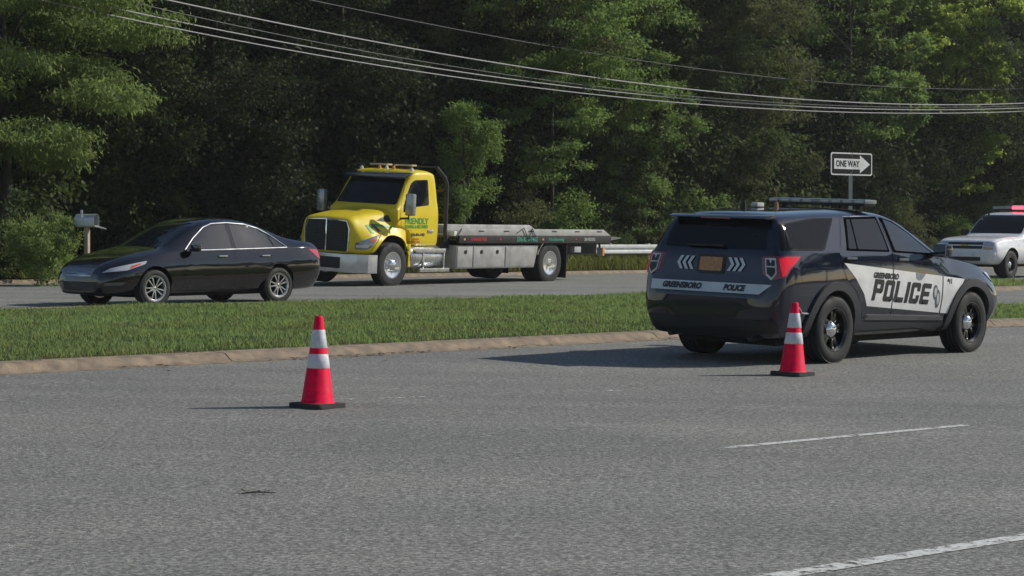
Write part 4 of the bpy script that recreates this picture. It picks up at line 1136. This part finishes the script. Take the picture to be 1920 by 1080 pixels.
    b = MB(); b.box((.95, 0, 1.915), (.26, 1.2, .035), .008); b.obj('light_bar_base', BLACKP, lb)
    for s in (-1, 1):
        b = MB(); b.box((.95, s * .5, 1.87), (.08, .05, .08), .008); b.obj('mount_foot', BLACKP, lb)
    b = MB(); b.box((.95, .30, 1.977), (.32, .62, .10), .02); b.obj('lit_lamp', M('lit red lamp', (.8, .02, .03), .2, 0, .5, emis=((1, .03, .05), 6.0)), lb)
    b = MB(); b.box((1.3, 0, .36), (4.2, 1.3, .08), .02); b.tube([(0, -.8, .39), (0, .8, .39)], .05, 8); b.obj('underbody', WELL, r)
    b = MB(); b.tube([(1.45, -.55, 1.74), (1.45, -.55, 1.80)], .03, 8); b.obj('antenna', BLACKP, r)
    return r
make_white_suv()

# ------------------------------------------------------------------ one way sign
def make_sign():
    x, y = 7.50, 47.3
    r = thing('road_sign', 'black and white one way arrow sign on a grey steel post', 'road sign', (x, y, gz(x, y) + .12), (0, 0, 0))
    zt = 3.29 - r.location.z - .02
    post = MB()
    h = zt + .02
    for a in (-1, 1): post.box((a * .034, 0, h / 2 - .1), (.012, .03, h + .2))
    post.box((0, .012, h / 2 - .1), (.058, .008, h + .2)); post.obj('post', M('galvanised steel post', (.42, .43, .44), .4, .7), r)
    sg = bpy.data.objects.new('sign_plate', None)
    W_, H_ = 1.32, .50; ang = R(38); zc = h - H_ / 2
    rot = Matrix.Rotation(ang, 4, 'Z')
    def plate(name, polys, yo, mat, parent, bm=None):
        bm = bm or flat(polys)
        if bm is not None:
            for v in bm.verts: v.co = rot @ Vector((v.co.x, -.03 - yo, v.co.y + zc))
            me = bpy.data.meshes.new(name); bm.to_mesh(me); bm.free(); me.materials.append(mat)
            return link(name, me, parent)
    BW = M('black sign sheeting', (.010, .010, .011), .6, 0, 0, .15); WW = M('white sign sheeting', (.74, .74, .72), .3, 0, .3)
    bpy.data.objects.remove(sg)
    b = MB(); b.prism(round_corners([(-W_ / 2, -H_ / 2), (W_ / 2, -H_ / 2), (W_ / 2, H_ / 2), (-W_ / 2, H_ / 2)], .06), -.002, .002, 'xz')
    for v in b.bm.verts: v.co = rot @ Vector((v.co.x, v.co.y - .03, v.co.z + zc))
    pl = b.obj('plate', WW, r, 30)
    e = .03
    plate('field', round_corners([(-W_ / 2 + e, -H_ / 2 + e), (W_ / 2 - e, -H_ / 2 + e), (W_ / 2 - e, H_ / 2 - e), (-W_ / 2 + e, H_ / 2 - e)], .045), .004, BW, pl)
    plate('arrow', [[(-.56, -.115), (.26, -.115), (.26, .115), (-.56, .115)], [(.26, -.20), (.585, 0), (.26, .20)]], .006, WW, pl)
    plate('lettering', None, .008, BW, pl, text_bm('ONE WAY', .19, 0, .006, -.135, -.002, False, .84))
    for zz in (-.19, .19):
        b = MB(); b.lathe([(.001, -.046), (.012, -.044), (.013, -.03), (.001, -.03)], (0, 0, zc + zz), 'y', 8); b.obj('bolt', ALU, pl)
make_sign()

# ------------------------------------------------------------------ mailbox on a post at the left
def make_mailbox():
    t, p = 27.2, 43.9
    w = W(27.0, 43.9, .10); w = Vector((-9.68, 48.6, gz(-9.68, 48.6) + .24))
    r = thing('mailbox', 'grey metal roadside mailbox with its door hanging open on a wooden post', 'mailbox', w, (0, 0, R(-20)))
    b = MB(); b.box((0, 0, .45), (.10, .10, 1.30), .006); b.obj('post', M('weathered wood post', (.36, .29, .21), .8, var=(12, .2)), r)
    b = MB(); b.box((.02, 0, 1.115), (.5, .19, .03), .004); b.obj('shelf', M('weathered wood post', (.36, .29, .21), .8), r)
    def arch(wd, hh):
        return [(-wd, 0), (wd, 0), (wd, hh - wd)] + [(wd * math.cos(a), hh - wd + wd * math.sin(a)) for a in np.linspace(0, math.pi, 13)[1:-1]] + [(-wd, hh - wd)]
    G = M('grey mailbox metal', (.40, .42, .42), .35, .5)
    o = arch(.115, .27); i = arch(.108, .263)
    bm = MB()
    A = [[bm.bm.verts.new((x, y, z + 1.132)) for y, z in pr] for x, pr in ((-.25, o), (.25, o), (.25, [(a * .94, b_ * .965 + .006) for a, b_ in o]), (-.235, [(a * .94, b_ * .965 + .006) for a, b_ in o]))]
    n = len(o)
    for k in range(3):
        for j in range(n): bm.bm.faces.new((A[k][j], A[k][(j + 1) % n], A[k + 1][(j + 1) % n], A[k + 1][j]))
    bm.bm.faces.new(A[0]); bm.bm.faces.new(A[3])
    bm.obj('box', G, r, 35)
    b = MB(); b.prism(arch(.112, .25), .0, .008, 'yz'); b.obj('door', G, r, 35, loc=(.255, 0, 1.125), rot=(0, R(105), 0))
    b = MB(); b.prism(arch(.105, .25), -.22, -.215, 'yz'); b.obj('back_plate', WELL, r, 35, loc=(0, 0, 1.139))
    b = MB(); b.box((-.06, -.124, 1.36), (.02, .008, .20)); b.box((-.06, -.124, 1.45), (.06, .008, .08)); b.obj('flag', M('white flag', (.7, .7, .68), .5), r)
make_mailbox()

# ------------------------------------------------------------------ guard rail behind the truck
def make_guardrail():
    a = W(44.6, 44.4, .12); bvec = W(57, 44.6, .12)
    d = (bvec - a); d.z = 0; L = d.length; yaw = math.atan2(d.y, d.x)
    r = thing('guard_rail', 'white painted steel guard rail on the verge behind the tow truck', 'guard rail', a, (0, 0, yaw))
    prof = [(0, .42), (-.05, .46), (-.05, .52), (0, .56), (0, .60), (-.05, .64), (-.05, .70), (0, .74), (.006, .74), (-.044, .70), (-.044, .64), (.006, .60), (.006, .56), (-.044, .52), (-.044, .46), (.006, .42)]
    b = MB(); b.prism(prof, 0, L, 'yz'); b.obj('rail', M('white painted steel', (.62, .63, .62), .45, .2), r)
    k = 0
    while k * 1.9 < L:
        b = MB(); b.box((.3 + k * 1.9, .10, .30), (.10, .16, .95), .005); b.obj('post', M('grey wood post', (.28, .25, .21), .8), r); k += 1
make_guardrail()

# ------------------------------------------------------------------ overhead cables
def make_cable(pts, rad, label, mat, p=44.2):
    """pts: (t along road, height) of a cable that follows the far roadside"""
    tt = np.array([q[0] for q in pts]); zz = np.array([q[1] for q in pts])
    co = np.polyfit(tt, zz, 3)
    path = []
    for t in np.linspace(22, 100, 60):
        w = W(t, p); path.append((w.x, w.y, np.polyval(co, t)))
    b = MB(); b.tube(path, rad, 6)
    o = b.obj('overhead_cable', mat); tag(o, label, 'cable', 'cables strung above the far roadside')
def from_view(px, py, p):
    D = p / (NY + NX * (px - 960) / F_PX); X = (px - 960) / F_PX * D
    return tp(X, D)[0], CAM_Z + (450 - py) / F_PX * D
CABLE = M('grey weathered cable', (.36, .35, .34), .5); CABLE2 = M('dark cable', (.13, .13, .13), .5)
LINES = [([(575, 0), (960, 73), (1280, 128), (1600, 158), (1920, 167)], .010, CABLE2, 45.0, 'thin dark cable hanging highest above the far roadside'),
         ([(310, 0), (640, 68), (960, 122), (1280, 168), (1600, 192), (1920, 194)], .020, CABLE, 44.2, 'pale overhead cable, second from the top, above the far roadside'),
         ([(215, 0), (400, 35), (640, 90), (960, 143), (1280, 180), (1600, 199), (1920, 199)], .011, CABLE2, 44.6, 'thin dark cable between the pale cables above the far roadside'),
         ([(135, 0), (400, 52), (640, 101), (960, 150), (1280, 185), (1600, 204), (1920, 203)], .018, CABLE, 44.4, 'grey overhead cable, second from the bottom, above the far roadside'),
         ([(70, 0), (400, 66), (640, 113), (960, 161), (1280, 192), (1600, 212), (1920, 209)], .017, CABLE, 44.2, 'grey overhead cable hanging lowest above the far roadside')]
for pts, rad, mat, p, lab in LINES:
    make_cable([from_view(a, b, p) for a, b in pts], rad, lab, mat, p)

# ------------------------------------------------------------------ small twig on the asphalt
def make_twig():
    x, y = -1.5, 12.6
    r = thing('fallen_twig', 'small dark broken twig with leaves lying on the bare asphalt', 'twig', (x, y, gz(x, y)), (0, 0, R(5)))
    b = MB(); b.tube([(-.10, 0, .006), (-.03, .01, .012), (.04, -.005, .012), (.10, .01, .006)], [.004, .005, .004, .002], 6); b.obj('stem', M('dark bark', (.03, .025, .02), .9), r)
    rn = random.Random(3); DL = M('dry dark leaf', (.035, .03, .02), .8)
    for k in range(7):
        a = rn.uniform(0, 6.28); cx = rn.uniform(-.09, .07); L_ = rn.uniform(.03, .05)
        c = Vector((cx, rn.uniform(-.03, .05), .010 + .004 * k * .3))
        d = Vector((math.cos(a), math.sin(a), rn.uniform(0, .4))) * L_; e = Vector((-math.sin(a), math.cos(a), rn.uniform(-.2, .3))) * L_ * .35
        pydata('leaf', [tuple(c), tuple(c + d * .5 + e), tuple(c + d), tuple(c + d * .5 - e)], [(0, 1, 2, 3)], DL, r)
make_twig()

# ------------------------------------------------------------------ vegetation
BARK = M('grey brown bark', (.045, .037, .029), .9, var=(9, .35), bump=(18, .9))
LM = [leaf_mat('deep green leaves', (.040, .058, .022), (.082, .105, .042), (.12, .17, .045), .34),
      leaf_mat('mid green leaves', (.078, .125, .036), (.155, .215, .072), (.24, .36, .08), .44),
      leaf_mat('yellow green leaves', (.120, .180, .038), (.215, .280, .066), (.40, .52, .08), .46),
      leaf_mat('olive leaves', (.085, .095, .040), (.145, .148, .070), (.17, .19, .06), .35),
      leaf_mat('shade darkened woodland leaves', (.020, .029, .012), (.046, .060, .025), (.06, .085, .025), .22),  # leaf colour itself darkened to stand in for deep woodland shade
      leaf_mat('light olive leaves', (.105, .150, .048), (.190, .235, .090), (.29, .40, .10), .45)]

def dry_patches(m, dry=(.23, .185, .085), amt=.7):
    nt = m.node_tree; b = nt.nodes['Principled BSDF']
    src = b.inputs['Base Color'].links[0].from_socket
    tc = nt.nodes.new('ShaderNodeTexCoord')
    a = noise_chain(nt, .9, 5, .65, tc.outputs['Object'])
    r = ramp(nt, a.outputs['Fac'], [(.44, (0, 0, 0)), (.62, (amt, amt, amt))])
    nt.links.new(mixc(nt, src, dry, r.outputs[0]), b.inputs['Base Color'])
def leaf_cloud(rng, centers, radii, n, size, long=2.0, droop=.25, sub=14, spread=.17):
    """leaf-sized rhombic faces grouped on twigs inside ellipsoidal boughs"""
    V = []
    tot = sum(r[0] * r[1] for r in radii)
    for c, rad in zip(centers, radii):
        k = max(40, int(n * rad[0] * rad[1] / tot))
        d = rng.normal(size=(sub, 3)); d /= np.linalg.norm(d, axis=1)[:, None]
        rr = rng.uniform(.25, 1.0, sub) ** .6
        sc = np.asarray(c) + d * rr[:, None] * np.asarray(rad)
        which = rng.integers(0, sub, k)
        pos = sc[which] + rng.normal(size=(k, 3)) * np.asarray(rad) * spread * np.array([1.2, 1.2, .8])
        out = pos - np.asarray(c); out /= np.linalg.norm(out, axis=1)[:, None] + 1e-6
        a = rng.normal(size=(k, 3)) * .8 + out * .6 + np.array([0, 0, -droop * 2])
        a /= np.linalg.norm(a, axis=1)[:, None]
        nn = rng.normal(size=(k, 3)) + np.array([0, 0, .9]) + out * .4
        b = np.cross(nn, a); b /= np.linalg.norm(b, axis=1)[:, None] + 1e-6
        s = size * rng.uniform(.6, 1.35, k)[:, None]
        w = s / long
        mid = pos + a * s * .45
        q = np.stack([pos, mid + b * w * .5, pos + a * s, mid - b * w * .5], 1)
        V.append(q.reshape(-1, 3))
    return np.concatenate(V)

def build_crown(seed, height, cr, base, nclump, n, size, mat, flatz=.6, long=2.0, droop=.25, branches=True, trunk_r=.16, lean=0.0, sub=14, csize=(.30, .5), spread=.17):
    """returns (trunk mesh, crown mesh) in local coordinates"""
    rng = np.random.default_rng(seed); rn = random.Random(seed)
    cz = (base + height) / 2; hz = (height - base) / 2
    cs, rs = [], []
    for k in range(nclump):
        for _ in range(30):
            d = rng.normal(size=3); d /= np.linalg.norm(d); q = rng.uniform(.15, .85) ** .5
            v = d * q
            if all(np.linalg.norm((v - o) ) > .38 for o in [(np.array(c) - np.array([0, 0, cz])) / np.array([cr, cr, hz]) for c in cs]): break
        cs.append(np.array([v[0] * cr + lean * v[2], v[1] * cr, cz + v[2] * hz]))
        w = rng.uniform(*csize) * cr; rs.append((w, w, w * flatz * rng.uniform(.8, 1.3)))
    V = leaf_cloud(rng, cs, rs, n, size, long, droop, sub, spread)
    crown = fast_mesh('crown', V, 4, mat)
    b = MB()
    top = base + (height - base) * .75
    path = [(0, 0, -.25), (rn.uniform(-.05, .05), rn.uniform(-.05, .05), base * .5), (rn.uniform(-.15, .15), rn.uniform(-.15, .15), base), (rn.uniform(-.3, .3), rn.uniform(-.3, .3), top)]
    b.tube(path, [trunk_r * 1.25, trunk_r, trunk_r * .85, trunk_r * .25], 9)
    if branches:
        for c in cs[:14]:
            z0 = max(base * .6, min(top - .3, c[2] - rn.uniform(.6, 1.6)))
            f = (z0 - base) / max(.1, top - base); px = path[3][0] * max(0, f); py = path[3][1] * max(0, f)
            m = ((px + c[0]) / 2, (py + c[1]) / 2, (z0 + c[2]) / 2 + .25)
            b.tube([(px, py, z0), m, tuple(c)], [trunk_r * .4, trunk_r * .25, trunk_r * .08], 6)
    bmesh.ops.recalc_face_normals(b.bm, faces=b.bm.faces[:])
    tm = bpy.data.meshes.new('trunk'); b.bm.to_mesh(tm); b.bm.free(); tm.materials.append(BARK); tm.shade_smooth()
    return tm, crown

def plant(name, meshes, label, cat, x, y, z=None, rz=0.0, sc=1.0, group=None):
    r = thing(name, label, cat, (x, y, (gz(x, y) + .0) if z is None else z), (0, 0, rz), group)
    r.scale = (sc, sc, sc)
    link('trunk' if cat == 'tree' else 'stem', meshes[0], r); link('crown' if cat == 'tree' else 'foliage', meshes[1], r)
    return r
def at_view(px, D): return ((px - 960) / F_PX * D, D)

# hero trees along the forest edge -------------------------------------------------
HERO = [
 # px, depth, seed, height, crown radius, base, clumps, leaves, size, material, kwargs, label
 (5, 54.5, 11, 9.8, 3.85, 2.45, 34, 95000, .14, 5, dict(flatz=.34, long=3.0, droop=.5, csize=(.24, .36), sub=30, spread=.17), 'broad roadside tree with layered drooping boughs of long leaves above the mailbox'),
 (880, 64, 22, 5.4, .88, .5, 12, 15000, .095, 1, dict(flatz=1.2, long=2.2, trunk_r=.05, csize=(.36, .55), spread=.22), 'slender mid green young tree standing just behind the tow truck cab'),
 (1030, 69, 33, 12.5, 3.1, 2.2, 28, 44000, .115, 1, dict(csize=(.30, .46), long=1.8, trunk_r=.07, spread=.13), 'tall tree with sunlit round crown hanging over the flatbed of the tow truck'),
 (1170, 72, 44, 7.6, 2.4, .6, 20, 30000, .115, 1, dict(csize=(.30, .5), trunk_r=.08, spread=.13), 'bushy mid green tree between the tow truck and the dark police car'),
 (1400, 77, 55, 10.5, 2.9, 1.2, 22, 34000, .12, 3, dict(csize=(.30, .48), trunk_r=.10, spread=.13), 'olive green tree behind the dark police car, left of the one way sign'),
 (1600, 83, 66, 14.5, 3.3, 3.6, 24, 36000, .145, 1, dict(long=1.6, csize=(.28, .45), trunk_r=.11, spread=.12), 'tall grey green tree with big glossy leaves rising behind the one way sign'),
 (1800, 88, 77, 15.0, 2.7, 2.2, 26, 38000, .15, 2, dict(long=1.4, csize=(.30, .46), trunk_r=.10, spread=.12), 'tall bright yellow green broadleaf tree above the white police vehicle'),
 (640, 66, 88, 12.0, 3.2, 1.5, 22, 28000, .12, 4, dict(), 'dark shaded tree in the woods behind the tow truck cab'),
 (960, 71, 121, 16.5, 3.6, 4.0, 26, 40000, .13, 3, dict(csize=(.28, .42), trunk_r=.07, spread=.13), 'tall olive tree standing behind the bed of the tow truck'),
 (1120, 74.5, 131, 17.0, 3.6, 3.0, 26, 40000, .13, 1, dict(csize=(.28, .42), trunk_r=.07, spread=.13), 'tall green tree rising behind the tail of the tow truck'),
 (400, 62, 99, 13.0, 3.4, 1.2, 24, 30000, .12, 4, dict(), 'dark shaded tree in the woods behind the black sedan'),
 (1930, 88, 101, 13.0, 3.0, 1.5, 18, 24000, .14, 0, dict(), 'dark green tree at the forest edge beyond the white police vehicle'),
 (1290, 76, 111, 13.5, 2.8, 3.0, 20, 28000, .13, 0, dict(), 'dark leaning tree rising between the tow truck bed and the police car roof'),
]
for px, D, seed, h, cr, base, nc, n, size, mi, kw, lab in HERO:
    x, y = at_view(px, D)
    plant('broadleaf_tree', build_crown(seed, h, cr, base, nc, n, size, LM[mi], **kw), lab, 'tree', x, y)

# shrubs and saplings in the undergrowth ------------------------------------------
SH = [build_crown(200 + k, 2.3, 1.25, .1, 10, 9000, .085, LM[(1, 0, 3)[k]], trunk_r=.035, csize=(.34, .55), flatz=.9) for k in range(3)]
x, y = at_view(88, 48.6)
plant('leafy_shrub', build_crown(301, 1.75, .82, .05, 14, 14000, .085, LM[5], trunk_r=.03, csize=(.30, .45), flatz=1.3, droop=-.35, long=3.0), 'bright green upright shrub growing beside the mailbox post', 'shrub', x, y)
x, y = at_view(-5, 50.2)
plant('leafy_shrub', build_crown(302, 2.0, 1.0, .1, 9, 6000, .11, LM[0], trunk_r=.03, csize=(.34, .5), flatz=1.0), 'dark shrub behind the bright shrub beside the mailbox', 'shrub', x, y)
rn = random.Random(77)
for k, (px, dd) in enumerate([(700, 63.5), (790, 65), (960, 67), (1060, 69), (1130, 70.5), (1215, 72), (1300, 73.5), (1380, 75), (1460, 77), (1540, 78), (1640, 80.5), (1720, 82), (1800, 84), (1880, 86), (1960, 88)]):
    x, y = at_view(px, dd)
    plant('undergrowth_shrub', SH[k % 3], 'low shrub in the undergrowth along the forest edge', 'shrub', x, y, rz=rn.uniform(0, 6.28), sc=rn.uniform(.85, 1.35), group='undergrowth shrubs along the forest edge')

# deep woods behind ---------------------------------------------------------------
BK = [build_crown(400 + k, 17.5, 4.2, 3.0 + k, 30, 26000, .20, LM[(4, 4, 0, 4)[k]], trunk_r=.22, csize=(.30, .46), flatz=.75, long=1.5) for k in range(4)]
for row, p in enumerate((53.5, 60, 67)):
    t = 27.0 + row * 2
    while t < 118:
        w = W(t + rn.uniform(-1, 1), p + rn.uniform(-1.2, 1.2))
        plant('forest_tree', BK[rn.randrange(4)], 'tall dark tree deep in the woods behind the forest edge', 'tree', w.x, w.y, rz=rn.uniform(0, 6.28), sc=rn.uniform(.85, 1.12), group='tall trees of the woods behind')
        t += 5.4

# unseen trees added off the right edge to darken reflections in the police car
for k in range(13):
    x, y = 84 + 4 * math.sin(k * 2.1), 8 + k * 6.5
    plant('unseen_reflection_tree', BK[k % 4], 'unseen tall tree added across the near road to darken car reflections', 'tree', x, y, z=-.2, rz=k * 1.3, sc=.9 + .05 * (k % 4), group='unseen trees added to darken car reflections')

# dense understorey that closes the view between the trunks
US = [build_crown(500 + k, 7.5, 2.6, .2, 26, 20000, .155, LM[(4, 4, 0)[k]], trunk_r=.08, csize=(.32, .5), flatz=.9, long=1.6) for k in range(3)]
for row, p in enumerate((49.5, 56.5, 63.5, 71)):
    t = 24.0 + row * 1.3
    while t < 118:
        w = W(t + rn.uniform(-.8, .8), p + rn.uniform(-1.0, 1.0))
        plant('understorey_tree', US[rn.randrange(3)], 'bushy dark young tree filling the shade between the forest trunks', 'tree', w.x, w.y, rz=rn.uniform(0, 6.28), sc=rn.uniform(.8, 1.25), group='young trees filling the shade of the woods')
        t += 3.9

# grass ---------------------------------------------------------------------------
GRASS = leaf_mat('lawn grass blades', (.105, .170, .066), (.235, .300, .135), (.30, .42, .12), .42)
WEED = leaf_mat('rough verge grass', (.08, .10, .025), (.17, .17, .06), (.22, .25, .05), .4)
dry_patches(GRASS)
def grass(name, poly, n, hfun, hmin, hmax, wid, mat, seed, trange, prange, patchy=True):
    rng = np.random.default_rng(seed)
    t = rng.uniform(*trange, n); p = rng.uniform(*prange, n)
    k = poly_contains(poly, t, p); t, p = t[k], p[k]
    if patchy:
        ph = np.sin(t * 1.9 + 1.3 * np.sin(p * 2.3)) * np.sin(p * 2.7 + 1.1 * np.sin(t * 1.4)) + .5 * np.sin(t * 5.1 + p * 3.3)
        keep = rng.uniform(0, 1, len(t)) < np.clip(.78 + .38 * ph, .18, 1)
        t, p, ph = t[keep], p[keep], ph[keep]
        ed = p - np.interp(t, [q[0] for q in near_edge], [q[1] for q in near_edge])
        lim = .46 + .22 * np.sin(t * 2.3) * np.sin(t * .9 + 1) + .10 * np.sin(t * 11) + .05 * np.sin(t * 27)
        keep = (ed > lim) | (rng.uniform(0, 1, len(t)) < .10)
        t, p, ph = t[keep], p[keep], ph[keep]
    else: ph = np.zeros(len(t))
    n = len(t)
    z = np.interp(p, ZP, ZZ) + np.array([hfun(a, b) for a, b in zip(t, p)])
    x = t * UX + p * NX; y = t * UY + p * NY
    h = rng.uniform(hmin, hmax, n) * (1 + .30 * ph) * np.where(rng.uniform(0, 1, n) < .04, 1.5, 1)
    a = rng.uniform(0, 6.283, n); w = wid * rng.uniform(.6, 1.3, n)
    la = rng.uniform(0, 6.283, n); ln = h * rng.uniform(.1, .75, n)
    base = np.stack([x, y, z - .01], 1)
    sidev = np.stack([np.cos(a) * w, np.sin(a) * w, np.zeros(n)], 1) * .5
    lean = np.stack([np.cos(la) * ln, np.sin(la) * ln, h], 1)
    mid = base + lean * np.array([.35, .35, .6])
    V = np.stack([base - sidev, base + sidev, mid + sidev * .8, base + lean, mid - sidev * .8], 1).reshape(-1, 3)
    o = link(name, fast_mesh(name, V, 5, mat)); return o
mp = shrink(visible_part(NE, 5, 60), .16) + shrink(visible_part(FE, 5, 60), .22)
g = grass('median_grass', mp, 430000, med_h, .022, .062, .012, GRASS, 1, (8, 46), (16.8, 31.2))
tag(g, 'short green grass covering the median', 'grass', kind='stuff')
ip = shrink(IN_, .24) + IF_
g = grass('island_grass', ip, 30000, lambda t, p: .09, .05, .12, .018, GRASS, 2, (37, 62), (25.5, 29.2))
tag(g, 'short green grass covering the sign island', 'grass', kind='stuff')
vp = [(20, 43.25), (95, 43.25), (95, 46.5), (20, 46.5)]
g = grass('verge_grass', vp, 60000, lambda t, p: .12, .10, .42, .025, WEED, 3, (22, 90), (43.2, 46.5))
tag(g, 'rough tall grass and weeds on the far verge', 'grass', kind='stuff')

# dead leaves and grit washed against the kerb
rng = np.random.default_rng(9); n = 900
t = rng.uniform(9, 30, n); e = np.interp(t, [q[0] for q in near_edge], [q[1] for q in near_edge])
p = e - .06 - np.abs(rng.normal(0, .10, n)) - .25 * (rng.uniform(0, 1, n) < .12) * rng.uniform(0, 3, n)
keep = np.sin(t * 2.1) + np.sin(t * .83 + 1) + rng.normal(0, .5, n) > .2
t, p = t[keep], p[keep]; n = len(t)
c = np.stack([t * UX + p * NX, t * UY + p * NY, np.interp(p, ZP, ZZ) + .018], 1)
a = rng.uniform(0, 6.28, n); s_ = rng.uniform(.012, .04, n)[:, None]
d1 = np.stack([np.cos(a), np.sin(a), rng.uniform(-.2, .3, n)], 1) * s_; d2 = np.stack([-np.sin(a), np.cos(a), rng.uniform(-.2, .3, n)], 1) * s_ * .5
o = link('leaf_litter', fast_mesh('leaf_litter', np.stack([c - d1, c + d2, c + d1, c - d2], 1).reshape(-1, 3), 4, M('dry brown litter', (.06, .042, .025), .9)))
tag(o, 'dry leaves and grit washed along the kerb gutter', 'litter', kind='stuff')

# thin summer haze over the whole place
hz_m = bpy.data.materials.new('thin haze'); hz_m.use_nodes = True; nt = hz_m.node_tree
nt.nodes.remove(nt.nodes['Principled BSDF'])
pv = nt.nodes.new('ShaderNodeVolumePrincipled'); pv.inputs['Color'].default_value = (.93, .96, .94, 1)
pv.inputs['Density'].default_value = .00030; pv.inputs['Anisotropy'].default_value = .35
nt.links.new(pv.outputs[0], nt.nodes['Material Output'].inputs['Volume'])
b = MB(); b.box((0, 0, 12.0), (620, 620, 27.0)); hz_o = b.obj('haze', hz_m, smooth=None); tag(hz_o, kind='stuff')
